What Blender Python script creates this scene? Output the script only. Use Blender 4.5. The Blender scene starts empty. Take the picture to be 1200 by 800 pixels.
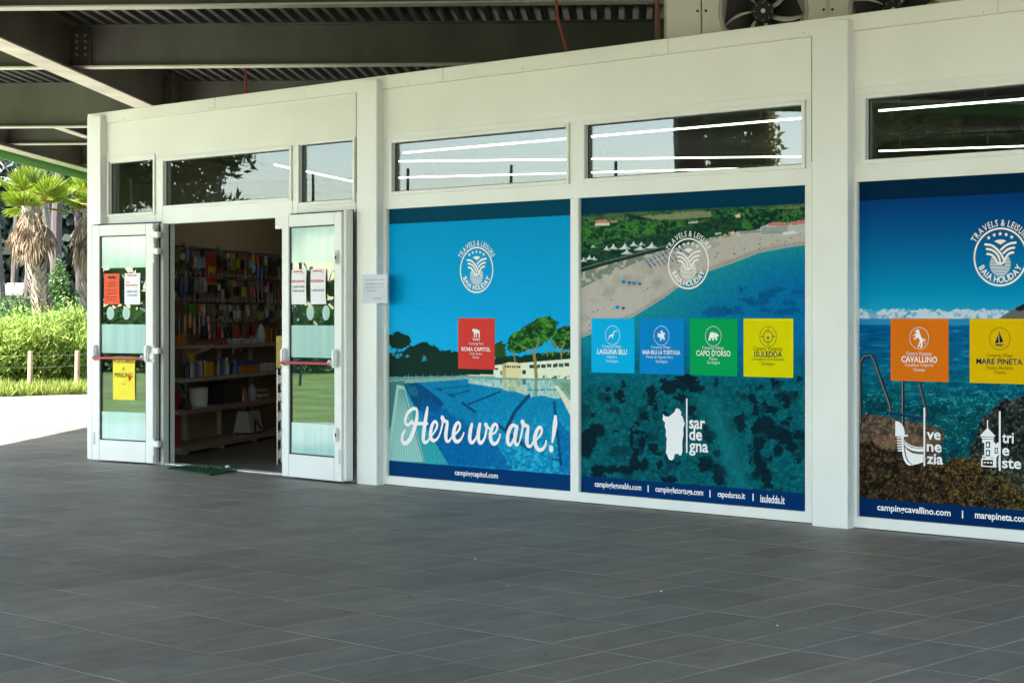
import bpy, bmesh, math, random
import numpy as np
from mathutils import Vector, Matrix
random.seed(7); RNG = np.random.default_rng(7)
SC = bpy.context.scene
COL = SC.collection
R = math.radians

# ------------------------------------------------------------------ camera
FPX, HORY, CAMH = 2135.0, 370.0, 1.38          # focal length and horizon in photo pixels, camera height in metres
TH = math.atan(FPX / 2303.0)                   # angle between picture plane and shop front
CAMY = -10.213
cam_d = bpy.data.cameras.new('camera'); cam = bpy.data.objects.new('camera', cam_d); COL.objects.link(cam)
cam.location = (0, CAMY, CAMH); cam.rotation_euler = (R(90), 0, TH)
cam_d.sensor_width = 36; cam_d.lens = FPX / 1200 * 36; cam_d.shift_y = -0.025
cam_d.clip_start = 0.1; cam_d.clip_end = 2000
SC.camera = cam
# ------------------------------------------------------------------ canopy axes (the steel roof stands at an angle to the shop)
PHI = TH - math.atan(130 / FPX)
DV = Vector((-math.sin(PHI), math.cos(PHI), 0)); RV = Vector((math.cos(PHI), math.sin(PHI), 0))
def cw(x, d, z=0.0):
    p = RV * x + DV * d; return Vector((p.x, p.y + CAMY, z))
# ------------------------------------------------------------------ world, sun, exposure
SUN_EL = R(37.5)
sun_h = (-RV * 0.80 + DV * -0.60).normalized()
world = bpy.data.worlds.new('World'); SC.world = world; world.use_nodes = True
wn = world.node_tree.nodes; wl = world.node_tree.links
bg = wn['Background']; sky = wn.new('ShaderNodeTexSky'); sky.sky_type = 'NISHITA'; sky.sun_disc = False
sky.sun_elevation = SUN_EL; sky.sun_rotation = math.atan2(sun_h.x, sun_h.y)
sky.air_density = 1.0; sky.dust_density = 0.7; sky.ozone_density = 1.0
wl.new(sky.outputs[0], bg.inputs[0]); bg.inputs[1].default_value = 0.13
sl = bpy.data.lights.new('sun', 'SUN'); sl.energy = 4.2; sl.angle = R(0.55); sl.color = (1.0, 0.95, 0.86)
sun = bpy.data.objects.new('sun', sl); COL.objects.link(sun)
sd = Vector((sun_h.x * math.cos(SUN_EL), sun_h.y * math.cos(SUN_EL), math.sin(SUN_EL)))
sun.rotation_euler = sd.to_track_quat('Z', 'Y').to_euler(); sun.location = (-30, -30, 40)
SC.view_settings.view_transform = 'Standard'; SC.view_settings.look = 'None'
SC.view_settings.exposure = 2.75; SC.view_settings.gamma = 1.0
SC.cycles.use_denoising = True; SC.cycles.max_bounces = 10; SC.cycles.transparent_max_bounces = 24
SC.cycles.sample_clamp_indirect = 8.0

# ------------------------------------------------------------------ helpers
def ray(x):
    u = (x - 600) / FPX
    return (-math.sin(TH) + u * math.cos(TH), math.cos(TH) + u * math.sin(TH))
def fp(x, y, yp=0.0):                          # photo pixel -> point on a plane parallel to the shop front
    rx, ry = ray(x); t = (yp - CAMY) / ry
    return Vector((t * rx, yp, CAMH + t * (HORY - y) / FPX))
def at(x, y, d):                               # photo pixel -> point at a distance
    rx, ry = ray(x); return Vector((d * rx, CAMY + d * ry, CAMH + d * (HORY - y) / FPX))
def proj(p):
    dx, dy = p[0], p[1] - CAMY
    t = -dx * math.sin(TH) + dy * math.cos(TH)
    if t <= 0.1: return (-9e9, -9e9, t)
    return (600 + FPX * (dx * math.cos(TH) + dy * math.sin(TH)) / t, HORY - FPX * (p[2] - CAMH) / t, t)
def lin(c):
    c = np.asarray(c, dtype=float) / 255.0
    return np.where(c <= 0.04045, c / 12.92, ((c + 0.055) / 1.055) ** 2.4)

class MB:
    def __init__(s): s.v = []; s.f = []; s.m = []
    def add(s, vs, fs, M=None, mi=0):
        b = len(s.v)
        s.v += [tuple(M @ Vector(p)) if M is not None else tuple(p) for p in vs]
        s.f += [tuple(b + i for i in q) for q in fs]; s.m += [mi] * len(fs); return s
    def box(s, x0, x1, y0, y1, z0, z1, M=None, mi=0, bev=0.0):
        if bev:
            bm = bmesh.new(); bmesh.ops.create_cube(bm, size=1)
            for w in bm.verts: w.co = Vector(((x0+x1)/2 + w.co.x*(x1-x0), (y0+y1)/2 + w.co.y*(y1-y0), (z0+z1)/2 + w.co.z*(z1-z0)))
            bmesh.ops.bevel(bm, geom=list(bm.edges), offset=bev, segments=2, affect='EDGES')
            bm.verts.index_update()
            s.add([w.co.copy() for w in bm.verts], [[w.index for w in q.verts] for q in bm.faces], M, mi); bm.free(); return s
        vs = [(x0,y0,z0),(x1,y0,z0),(x1,y1,z0),(x0,y1,z0),(x0,y0,z1),(x1,y0,z1),(x1,y1,z1),(x0,y1,z1)]
        return s.add(vs, [(0,3,2,1),(4,5,6,7),(0,1,5,4),(1,2,6,5),(2,3,7,6),(3,0,4,7)], M, mi)
    def cyl(s, p0, p1, r0, r1=None, n=12, mi=0, M=None, cap=True):
        r1 = r0 if r1 is None else r1
        p0, p1 = Vector(p0), Vector(p1); a = (p1 - p0).normalized()
        b = a.orthogonal().normalized(); c = a.cross(b); vs = []
        for p, r in ((p0, r0), (p1, r1)):
            for i in range(n):
                t = 2 * math.pi * i / n; vs.append(p + b * (r * math.cos(t)) + c * (r * math.sin(t)))
        fs = [(i, (i+1) % n, n + (i+1) % n, n + i) for i in range(n)]
        if cap: fs += [tuple(range(n))[::-1], tuple(range(n, 2*n))]
        return s.add(vs, fs, M, mi)
    def tube(s, pts, rs, n=8, mi=0, M=None):
        pts = [Vector(p) for p in pts]
        if not hasattr(rs, '__len__'): rs = [rs] * len(pts)
        vs = []; up = None
        for i, p in enumerate(pts):
            a = (pts[min(i+1, len(pts)-1)] - pts[max(i-1, 0)]).normalized()
            b = a.orthogonal().normalized() if up is None else (up - a * up.dot(a)).normalized()
            up = b; c = a.cross(b)
            for k in range(n):
                t = 2 * math.pi * k / n; vs.append(p + b * (rs[i]*math.cos(t)) + c * (rs[i]*math.sin(t)))
        fs = [(i*n+k, i*n+(k+1) % n, (i+1)*n+(k+1) % n, (i+1)*n+k) for i in range(len(pts)-1) for k in range(n)]
        fs += [tuple(range(n))[::-1], tuple(range((len(pts)-1)*n, len(pts)*n))]
        return s.add(vs, fs, M, mi)
    def lathe(s, prof, n=20, mi=0, M=None):    # profile of (radius, z)
        vs = [(r*math.cos(2*math.pi*k/n), r*math.sin(2*math.pi*k/n), z) for r, z in prof for k in range(n)]
        fs = [(i*n+k, i*n+(k+1) % n, (i+1)*n+(k+1) % n, (i+1)*n+k) for i in range(len(prof)-1) for k in range(n)]
        fs += [tuple(range(n))[::-1], tuple(range((len(prof)-1)*n, len(prof)*n))]
        return s.add(vs, fs, M, mi)
    def poly(s, pts, mi=0, M=None): return s.add(pts, [tuple(range(len(pts)))], M, mi)
    def prism(s, pts, a, mi=0, M=None):        # 3D polygon swept along vector a
        n = len(pts); a = Vector(a); pts = [Vector(p) for p in pts]
        fs = [tuple(range(n))[::-1], tuple(range(n, 2*n))] + [(i, (i+1) % n, n+(i+1) % n, n+i) for i in range(n)]
        return s.add(pts + [p + a for p in pts], fs, M, mi)
    def build(s, name, mats, parent=None, smooth=False, loc=None):
        me = bpy.data.meshes.new(name); me.from_pydata(s.v, [], s.f)
        mats = mats if isinstance(mats, (list, tuple)) else [mats]
        for m in mats: me.materials.append(m)
        if len(mats) > 1: me.polygons.foreach_set('material_index', s.m)
        bm = bmesh.new(); bm.from_mesh(me); bmesh.ops.recalc_face_normals(bm, faces=bm.faces); bm.to_mesh(me); bm.free()
        if smooth:
            me.polygons.foreach_set('use_smooth', [True] * len(me.polygons))
            if smooth != 'all': me.set_sharp_from_angle(angle=R(38))
        me.update()
        return link(name, me, parent, loc)
def link(name, me, parent=None, loc=None):
    o = bpy.data.objects.new(name, me); COL.objects.link(o)
    if loc is not None: o.location = loc
    if parent is not None:
        o.parent = parent
        if parent.type == 'EMPTY': o.matrix_parent_inverse = Matrix.Translation(-parent.location)
    return o
def tag(o, label=None, cat=None, group=None, kind=None):
    if label: o['label'] = label
    if cat: o['category'] = cat
    if group: o['group'] = group
    if kind: o['kind'] = kind
    return o
def thing(name, label, cat, loc=(0,0,0), group=None):
    o = bpy.data.objects.new(name, None); COL.objects.link(o); o.location = loc; o.empty_display_size = 0.2
    return tag(o, label, cat, group)
def copy_tree(o, parent=None):
    c = o.copy(); COL.objects.link(c)
    if parent is not None: c.parent = parent; c.matrix_parent_inverse = o.matrix_parent_inverse.copy()
    for ch in list(o.children): copy_tree(ch, c)
    return c

# ------------------------------------------------------------------ materials
MATS = {}
def nt(name):
    m = bpy.data.materials.new(name); m.use_nodes = True; MATS[name] = m
    t = m.node_tree; return m, t.nodes, t.links, t.nodes['Principled BSDF']
def pm(name, col, rough=0.6, metal=0.0, var=0.08, scale=6.0, bump=0.0, bscale=None, spec=0.5, stretch=None, dirt=0.0):
    m, n, l, b = nt(name); col = tuple(col)
    tc = n.new('ShaderNodeTexCoord'); src = tc.outputs['Object']
    if stretch:
        mp = n.new('ShaderNodeMapping'); mp.inputs['Scale'].default_value = stretch; l.new(src, mp.inputs[0]); src = mp.outputs[0]
    nz = n.new('ShaderNodeTexNoise'); nz.inputs['Scale'].default_value = scale; nz.inputs['Detail'].default_value = 5; l.new(src, nz.inputs[0])
    mr = n.new('ShaderNodeMapRange'); mr.inputs[1].default_value = 0.25; mr.inputs[2].default_value = 0.75
    mr.inputs[3].default_value = 1 - var; mr.inputs[4].default_value = 1 + var; l.new(nz.outputs[0], mr.inputs[0])
    mx = n.new('ShaderNodeMix'); mx.data_type = 'RGBA'; mx.blend_type = 'MULTIPLY'; mx.inputs[0].default_value = 1
    mx.inputs[6].default_value = (*col, 1); l.new(mr.outputs[0], mx.inputs[7]); out = mx.outputs[2]
    if dirt:
        n2 = n.new('ShaderNodeTexNoise'); n2.inputs['Scale'].default_value = scale * 0.35; n2.inputs['Detail'].default_value = 8; l.new(src, n2.inputs[0])
        r2 = n.new('ShaderNodeMapRange'); r2.inputs[1].default_value = 0.52; r2.inputs[2].default_value = 0.78; r2.inputs[3].default_value = 0; r2.inputs[4].default_value = dirt
        l.new(n2.outputs[0], r2.inputs[0])
        m2 = n.new('ShaderNodeMix'); m2.data_type = 'RGBA'; l.new(r2.outputs[0], m2.inputs[0]); l.new(out, m2.inputs[6])
        m2.inputs[7].default_value = (col[0]*0.55, col[1]*0.5, col[2]*0.42, 1); out = m2.outputs[2]
    l.new(out, b.inputs['Base Color'])
    b.inputs['Roughness'].default_value = rough; b.inputs['Metallic'].default_value = metal; b.inputs['Specular IOR Level'].default_value = spec
    if bump:
        nb = n.new('ShaderNodeTexNoise'); nb.inputs['Scale'].default_value = bscale or scale * 8; nb.inputs['Detail'].default_value = 4; l.new(src, nb.inputs[0])
        bp = n.new('ShaderNodeBump'); bp.inputs['Strength'].default_value = bump; bp.inputs['Distance'].default_value = 0.01
        l.new(nb.outputs[0], bp.inputs['Height']); l.new(bp.outputs[0], b.inputs['Normal'])
    return m
def leafmat(name, col, col2, trans=0.35, rough=0.5):
    m, n, l, b = nt(name)
    ge = n.new('ShaderNodeNewGeometry'); cr = n.new('ShaderNodeMix'); cr.data_type = 'RGBA'
    cr.inputs[6].default_value = (*col, 1); cr.inputs[7].default_value = (*col2, 1); l.new(ge.outputs['Random Per Island'], cr.inputs[0])
    l.new(cr.outputs[2], b.inputs['Base Color']); b.inputs['Roughness'].default_value = rough; b.inputs['Specular IOR Level'].default_value = 0.3
    tr = n.new('ShaderNodeBsdfTranslucent'); l.new(cr.outputs[2], tr.inputs[0])
    ms = n.new('ShaderNodeMixShader'); ms.inputs[0].default_value = trans
    l.new(b.outputs[0], ms.inputs[1]); l.new(tr.outputs[0], ms.inputs[2]); l.new(ms.outputs[0], n['Material Output'].inputs[0])
    return m
def glassmat(name, tint, base=0.05, ior=1.5, wav=0.0, rough=0.0):
    m, n, l, b = nt(name); n.remove(b)
    tr = n.new('ShaderNodeBsdfTransparent'); tr.inputs[0].default_value = (*tint, 1)
    gl = n.new('ShaderNodeBsdfGlossy'); gl.inputs['Roughness'].default_value = rough; gl.inputs[0].default_value = (0.97, 0.99, 1, 1)
    lw = n.new('ShaderNodeLayerWeight'); lw.inputs[0].default_value = 0.5
    fr = n.new('ShaderNodeMath'); fr.operation = 'POWER'; fr.inputs[1].default_value = 5.0; l.new(lw.outputs['Facing'], fr.inputs[0])
    ad = n.new('ShaderNodeMath'); ad.operation = 'ADD'; ad.use_clamp = True; ad.inputs[1].default_value = base; l.new(fr.outputs[0], ad.inputs[0])
    ms = n.new('ShaderNodeMixShader'); l.new(ad.outputs[0], ms.inputs[0]); l.new(tr.outputs[0], ms.inputs[1]); l.new(gl.outputs[0], ms.inputs[2])
    l.new(ms.outputs[0], n['Material Output'].inputs[0])
    if wav:
        tc = n.new('ShaderNodeTexCoord'); nz = n.new('ShaderNodeTexNoise'); nz.inputs['Scale'].default_value = 1.6; nz.inputs['Detail'].default_value = 1
        l.new(tc.outputs['Object'], nz.inputs[0]); bp = n.new('ShaderNodeBump'); bp.inputs['Strength'].default_value = wav; bp.inputs['Distance'].default_value = 0.01
        l.new(nz.outputs[0], bp.inputs['Height']); l.new(bp.outputs[0], gl.inputs['Normal'])
    return m
def emit(name, col, st):
    m, n, l, b = nt(name); n.remove(b); e = n.new('ShaderNodeEmission'); e.inputs[0].default_value = (*col, 1); e.inputs[1].default_value = st
    l.new(e.outputs[0], n['Material Output'].inputs[0]); return m
def printmat(name, rough=0.5):                # printed film: the ink colours sit in a colour attribute of the sheet
    m, n, l, b = nt(name); a = n.new('ShaderNodeAttribute'); a.attribute_name = 'ink'; l.new(a.outputs['Color'], b.inputs['Base Color'])
    b.inputs['Roughness'].default_value = rough; b.inputs['Specular IOR Level'].default_value = 0.02; return m
def ink(col, k=1.0, rough=0.4):                # flat ink from a seen colour
    key = 'ink_%d_%d_%d' % tuple(col)
    return MATS.get(key) or pm(key, np.clip(lin(col) * k, 0, 0.85), rough, var=0.03, scale=3, spec=0.02)
INK = 1.16

WHITE = pm('white_aluminium', (0.74, 0.76, 0.715), 0.38, var=0.035, scale=2.5, bump=0.02, bscale=30, dirt=0.07)
STUCCO = pm('white_stucco_panel', (0.80, 0.81, 0.74), 0.75, var=0.05, scale=1.4, bump=0.25, bscale=160, dirt=0.12)
COPING = pm('painted_sheet_coping', (0.77, 0.78, 0.71), 0.5, var=0.05, scale=1.2, bump=0.03, bscale=20, dirt=0.15)
SEAL = pm('seam_sealant', (0.40, 0.35, 0.26), 0.8, var=0.2, scale=9)
BLACKG = pm('black_gasket', (0.012, 0.014, 0.016), 0.5)
GREYAL = pm('grey_aluminium', (0.50, 0.53, 0.49), 0.4, 0.0, var=0.05)
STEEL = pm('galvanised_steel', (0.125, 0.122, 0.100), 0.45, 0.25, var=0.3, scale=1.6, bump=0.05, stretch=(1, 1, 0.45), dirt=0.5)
STEELL = pm('galvanised_steel_lit', (0.56, 0.53, 0.44), 0.5, 0.1, var=0.2, scale=2.5, dirt=0.3)  # paler steel: ground light on the beam undersides put into the colour
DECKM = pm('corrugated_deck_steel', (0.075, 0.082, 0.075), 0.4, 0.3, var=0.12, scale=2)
GREENF = pm('green_fascia_paint', (0.07, 0.30, 0.04), 0.45, var=0.05)
CONC = pm('light_concrete_paving', (0.42, 0.41, 0.385), 0.8, var=0.08, scale=2.2, bump=0.1, bscale=60)
GLASS_T = glassmat('transom_glass', (0.72, 0.78, 0.76), 0.05, 1.5, 0.05)
GLASS_D = glassmat('door_glass', (0.55, 0.74, 0.66), 0.10, 1.5, 0.06)
# ================================================================== THE SETTING: ground, paving, tiled floor
GRASSM = pm('grass_ground', (0.13, 0.21, 0.02), 0.9, var=0.75, scale=0.9, bump=0.4, bscale=20)
EARTH = pm('pine_needle_earth', (0.13, 0.10, 0.06), 0.95, var=0.35, scale=0.8, bump=0.3, bscale=9)
def sheet(name, pts, z, mat):
    return tag(MB().poly([(p[0], p[1], z) for p in pts]).build(name, mat), kind='structure')
sheet('ground', [(-400, -400), (400, -400), (400, 400), (-400, 400)], -0.06, EARTH)
sheet('lawn', [cw(*p) for p in ((-60, -40), (-10.9, -40), (-10.9, 24.5), (-60, 24.5))], -0.02, GRASSM)
sheet('verge', [cw(*p) for p in ((-45, 30.6), (-6, 33.2), (-6, 36), (-45, 46))], -0.015, GRASSM)
sheet('pavement', [cw(*p) for p in ((-10.9, -40), (-7.2, -40), (-7.2, 24.5), (-5.9, 24.5), (-5.9, 33.2), (-45, 30.4), (-45, 24.5), (-10.9, 24.5))], 0.004, CONC)
# tiled floor: mortar bed, then tiles of 28 x 57 cm in straight rows, long side towards the shop front
GROUT = pm('grout', (0.56, 0.49, 0.41), 0.85, var=0.15, scale=3)
def tilemat():
    m, n, l, b = nt('dark_slate_tile')
    tc = n.new('ShaderNodeTexCoord'); ob = n.new('ShaderNodeObjectInfo'); ge = n.new('ShaderNodeNewGeometry')
    sm = n.new('ShaderNodeMath'); sm.operation = 'ADD'; l.new(ob.outputs['Random'], sm.inputs[0]); l.new(ge.outputs['Random Per Island'], sm.inputs[1])
    fr = n.new('ShaderNodeMath'); fr.operation = 'FRACT'; l.new(sm.outputs[0], fr.inputs[0])
    cr = n.new('ShaderNodeValToRGB'); l.new(fr.outputs[0], cr.inputs[0])
    e = cr.color_ramp.elements; e[0].color = (0.222, 0.194, 0.158, 1); e[1].color = (0.310, 0.266, 0.208, 1)
    k = cr.color_ramp.elements.new(0.4); k.color = (0.262, 0.236, 0.200, 1)
    k = cr.color_ramp.elements.new(0.75); k.color = (0.276, 0.240, 0.190, 1)
    mp = n.new('ShaderNodeMapping'); mp.inputs['Scale'].default_value = (6, 3.2, 4); l.new(ge.outputs['Position'], mp.inputs[0])
    nz = n.new('ShaderNodeTexNoise'); nz.inputs['Scale'].default_value = 1.3; nz.inputs['Detail'].default_value = 8; nz.inputs['Roughness'].default_value = 0.65; l.new(mp.outputs[0], nz.inputs[0])
    mr = n.new('ShaderNodeMapRange'); mr.inputs[1].default_value = 0.3; mr.inputs[2].default_value = 0.7; mr.inputs[3].default_value = 0.80; mr.inputs[4].default_value = 1.20; l.new(nz.outputs[0], mr.inputs[0])
    nb = n.new('ShaderNodeTexNoise'); nb.inputs['Scale'].default_value = 0.35; nb.inputs['Detail'].default_value = 6; l.new(ge.outputs['Position'], nb.inputs[0])
    m3 = n.new('ShaderNodeMapRange'); m3.inputs[1].default_value = 0.3; m3.inputs[2].default_value = 0.7; m3.inputs[3].default_value = 0.78; m3.inputs[4].default_value = 1.22; l.new(nb.outputs[0], m3.inputs[0])
    ml = n.new('ShaderNodeMath'); ml.operation = 'MULTIPLY'; l.new(mr.outputs[0], ml.inputs[0]); l.new(m3.outputs[0], ml.inputs[1])
    mx = n.new('ShaderNodeMix'); mx.data_type = 'RGBA'; mx.blend_type = 'MULTIPLY'; mx.inputs[0].default_value = 1
    l.new(cr.outputs[0], mx.inputs[6]); l.new(ml.outputs[0], mx.inputs[7]); nd = n.new('ShaderNodeTexNoise'); nd.inputs['Scale'].default_value = 1.7; nd.inputs['Detail'].default_value = 12; nd.inputs['Roughness'].default_value = 0.7; nd.inputs['Distortion'].default_value = 1.2; l.new(ge.outputs['Position'], nd.inputs[0])
    rd_ = n.new('ShaderNodeMapRange'); rd_.inputs[1].default_value = 0.52; rd_.inputs[2].default_value = 0.74; rd_.inputs[3].default_value = 0; rd_.inputs[4].default_value = 0.45; l.new(nd.outputs[0], rd_.inputs[0])
    md = n.new('ShaderNodeMix'); md.data_type = 'RGBA'; l.new(rd_.outputs[0], md.inputs[0]); l.new(mx.outputs[2], md.inputs[6]); md.inputs[7].default_value = (0.34, 0.30, 0.25, 1)
    l.new(md.outputs[2], b.inputs['Base Color'])
    ns = n.new('ShaderNodeTexNoise'); ns.inputs['Scale'].default_value = 2.2; ns.inputs['Detail'].default_value = 7; l.new(ge.outputs['Position'], ns.inputs[0])
    rr = n.new('ShaderNodeMapRange'); rr.inputs[1].default_value = 0.3; rr.inputs[2].default_value = 0.7; rr.inputs[3].default_value = 0.50; rr.inputs[4].default_value = 0.64; l.new(ns.outputs[0], rr.inputs[0])
    l.new(rr.outputs[0], b.inputs['Roughness']); b.inputs['Specular IOR Level'].default_value = 0.5
    nf = n.new('ShaderNodeTexNoise'); nf.inputs['Scale'].default_value = 45; nf.inputs['Detail'].default_value = 5; l.new(ge.outputs['Position'], nf.inputs[0])
    bp = n.new('ShaderNodeBump'); bp.inputs['Strength'].default_value = 0.25; bp.inputs['Distance'].default_value = 0.006; l.new(nf.outputs[0], bp.inputs['Height']); l.new(bp.outputs[0], b.inputs['Normal'])
    return m
TILE = tilemat()
fl_ = [cw(-7.5, (y + 7.5*RV.y - CAMY)/DV.y) for y in (0.02, -18, 6)]; XLW = -15.3
floor = tag(MB().prism([(fl_[2].x, 6, -.05), (XLW, 6, -.05), (XLW, .02, -.05), (8, .02, -.05), (8, -18, -.05), (fl_[1].x, -18, -.05)], (0, 0, .0484)).build('floor', GROUT), kind='structure')
TW, TL = 0.284, 0.568
def tile_verts(cx, cy, g=0.0042, dz=0.0):
    a, b_, c = TW/2 - g, TL/2 - .0022, 0.002
    lo = [(cx-a, cy-b_, -0.012), (cx+a, cy-b_, -0.012), (cx+a, cy+b_, -0.012), (cx-a, cy+b_, -0.012)]
    mi = [(x, y, -0.002 + dz) for x, y, _ in lo]
    hi = [(cx-a+c, cy-b_+c, dz), (cx+a-c, cy-b_+c, dz), (cx+a-c, cy+b_-c, dz), (cx-a+c, cy+b_-c, dz)]
    return lo + mi + hi, [(8,9,10,11)] + [(i, (i+1)%4, 4+(i+1)%4, 4+i) for i in range(4)] + [(4+i, 4+(i+1)%4, 8+(i+1)%4, 8+i) for i in range(4)]
tiles = []
for i in range(-80, 42):
    cx = -3.69 + TW * (i + 0.5)
    for j in range(-30, 14):
        cy = -2.19 + (j + 0.5) * TL
        if cy - TL/2 > (0.03 if cx > -15.4 else 5.5): continue
        if not (-25.5 < cx < 7): continue
        if Vector((cx, cy - CAMY, 0)).dot(RV) < -7.4: continue
        x, y, t = proj((cx, cy, 0)); seen = -60 < x < 1260 and 430 < y < 840
        tiles.append((t if seen else 1e6 + t, cx, cy))
tiles.sort()
mb = MB(); mb.add(*tile_verts(0, 0)); t0 = None
for t, cx, cy in tiles[:300]:
    if t0 is None: t0 = mb.build('tile', TILE, floor); o = t0
    else: o = t0.copy(); COL.objects.link(o)
    o.location = (cx, cy, random.uniform(-0.0006, 0.0006))
mb = MB()
for t, cx, cy in tiles[300:]: mb.add(*tile_verts(cx, cy, dz=random.uniform(-0.0006, 0.0006)))
rest = tag(mb.build('tile_field', TILE, floor), kind='stuff')

# ================================================================== THE SHOP BUILDING
H = 3.335
XL, XR = -15.12, -1.95
P1g = at(203, 400, 18.8); P2g = at(335, 400, 22.2)
E_ = Vector((P2g.x - P1g.x, P2g.y - P1g.y, 0)).normalized(); N_ = Vector((E_.y, -E_.x, 0))
shop = thing('shop_building', 'long low white flat-roofed shop with transom windows and poster-covered glazing', 'building', ((XL + XR)/2, 0, 0))
def bxp(name, x0, x1, z0, z1, y0, y1, m=None, par=None, bev=0.004):
    return MB().box(x0, x1, y0, y1, z0, z1, bev=bev).build(name, m or WHITE, par or shop)
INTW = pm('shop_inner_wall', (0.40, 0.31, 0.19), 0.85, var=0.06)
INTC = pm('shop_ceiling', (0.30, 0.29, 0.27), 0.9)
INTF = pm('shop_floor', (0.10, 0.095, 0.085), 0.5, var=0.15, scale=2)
BL = Vector((XL, 0.12, 0)) + E_ * 9.0; BR = Vector((XR, 9.0, 0))
foot = [Vector((XL + 0.02, 0.14, 0)), Vector((XR, 0.14, 0)), BR, BL]
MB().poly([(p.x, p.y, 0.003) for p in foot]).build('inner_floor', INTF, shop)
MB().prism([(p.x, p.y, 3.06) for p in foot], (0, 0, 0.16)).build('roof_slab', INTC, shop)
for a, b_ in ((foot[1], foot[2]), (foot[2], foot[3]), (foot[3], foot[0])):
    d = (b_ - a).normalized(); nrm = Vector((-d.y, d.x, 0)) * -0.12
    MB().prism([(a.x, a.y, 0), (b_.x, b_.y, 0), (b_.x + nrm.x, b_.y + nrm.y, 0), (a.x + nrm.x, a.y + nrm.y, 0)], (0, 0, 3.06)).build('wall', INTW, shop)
# pilasters and coping
for x0, x1 in [(fp(a, 370, -.075).x, fp(b, 370, -.075).x) for a, b in ((102, 117.5), (418, 441.5), (951.5, 993.5))] + [(-2.28, -1.98)]:
    zt = 3.302
    bxp('pilaster', x0, x1, 0, zt, -0.075, 0.10, WHITE)
MB().prism([(XL + 0.03, -0.013, 3.2345), (XL + 0.03, -0.013, 3.338), (XL + 0.03, 0.0, 3.343), (XL + 0.03, 0.35, 3.335), (XL + 0.03, 0.35, 3.20), (XL + 0.03, 0.02, 3.22)], (XR - XL, 0, 0)).build('coping', COPING, shop)
bays = [(-14.862, -11.226), (-10.946, -6.752), (-6.45, -2.28)]
for x0, x1 in bays:
    bxp('fascia_panel', x0 - 0.01, x1 + 0.01, 2.86, 3.228, 0.0, 0.12, STUCCO, bev=0)
    bxp('seam', x0, x1, 3.2275, 3.2340, -0.002, 0.05, SEAL, bev=0)
    for xs in (x0 + 0.004, x1 - 0.004): bxp('seam', xs - 0.004, xs + 0.004, 2.4, 3.226, -0.003, 0.02, SEAL, bev=0)
for k in range(10):
    xs = -14.5 + k*1.29 + .05*math.sin(k*7.1)
    MB().cyl((xs, -.017, 3.252 + .006*math.sin(k*3.3)), (xs, -.012, 3.252 + .006*math.sin(k*3.3)),   .0045, n=8).build('screw', SEAL, shop)
for xs in (-13.1, -10.2, -7.95, -5.4): bxp('seam', xs - .0015, xs + .0015, 3.236, 3.338, -.0145, -.012, SEAL, bev=0)
# glazing: a post-and-rail grid with panes set back; every window has its own frame, beads and pane
def window(x0, x1, z0, z1, pane, depth=0.035, name='window', fw=0.028):
    w = MB()
    w.box(x0 - fw, x0, -0.012, 0.07, z0 - fw, z1 + fw, bev=0.003); w.box(x1, x1 + fw, -0.012, 0.07, z0 - fw, z1 + fw, bev=0.003)
    w.box(x0, x1, -0.0115, 0.07, z0 - fw, z0, bev=0.003); w.box(x0, x1, -0.0115, 0.07, z1, z1 + fw, bev=0.003)
    fr = w.build(name, WHITE, shop)
    MB().box(x0 - 0.002, x1 + 0.002, depth, depth + 0.006, z0 - 0.002, z1 + 0.002).build('pane', pane, fr)
    g = MB()
    for a in ((x0, x0 + 0.008, z0, z1), (x1 - 0.008, x1, z0, z1), (x0 + 0.008, x1 - 0.008, z0, z0 + 0.008), (x0 + 0.008, x1 - 0.008, z1 - 0.008, z1)):
        g.box(a[0], a[1], depth - 0.006, depth, a[2], a[3])
    g.build('gasket', BLACKG, fr)
    return fr
TZ0, TZ1 = 2.388, 2.784
trans = [(-10.794, -8.914), (-8.731, -6.833), (-6.34, -4.46), (-4.27, -2.40)]
for x0, x1 in trans: window(x0, x1, TZ0, TZ1, GLASS_T)
for x0, x1, z0, z1 in ((-14.749, -14.037, 2.353, 2.868), (-13.878, -12.075, 2.40, 2.815), (-11.951, -11.268, 2.348, 2.84)): window(x0, x1, z0, z1, GLASS_T)
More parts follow.
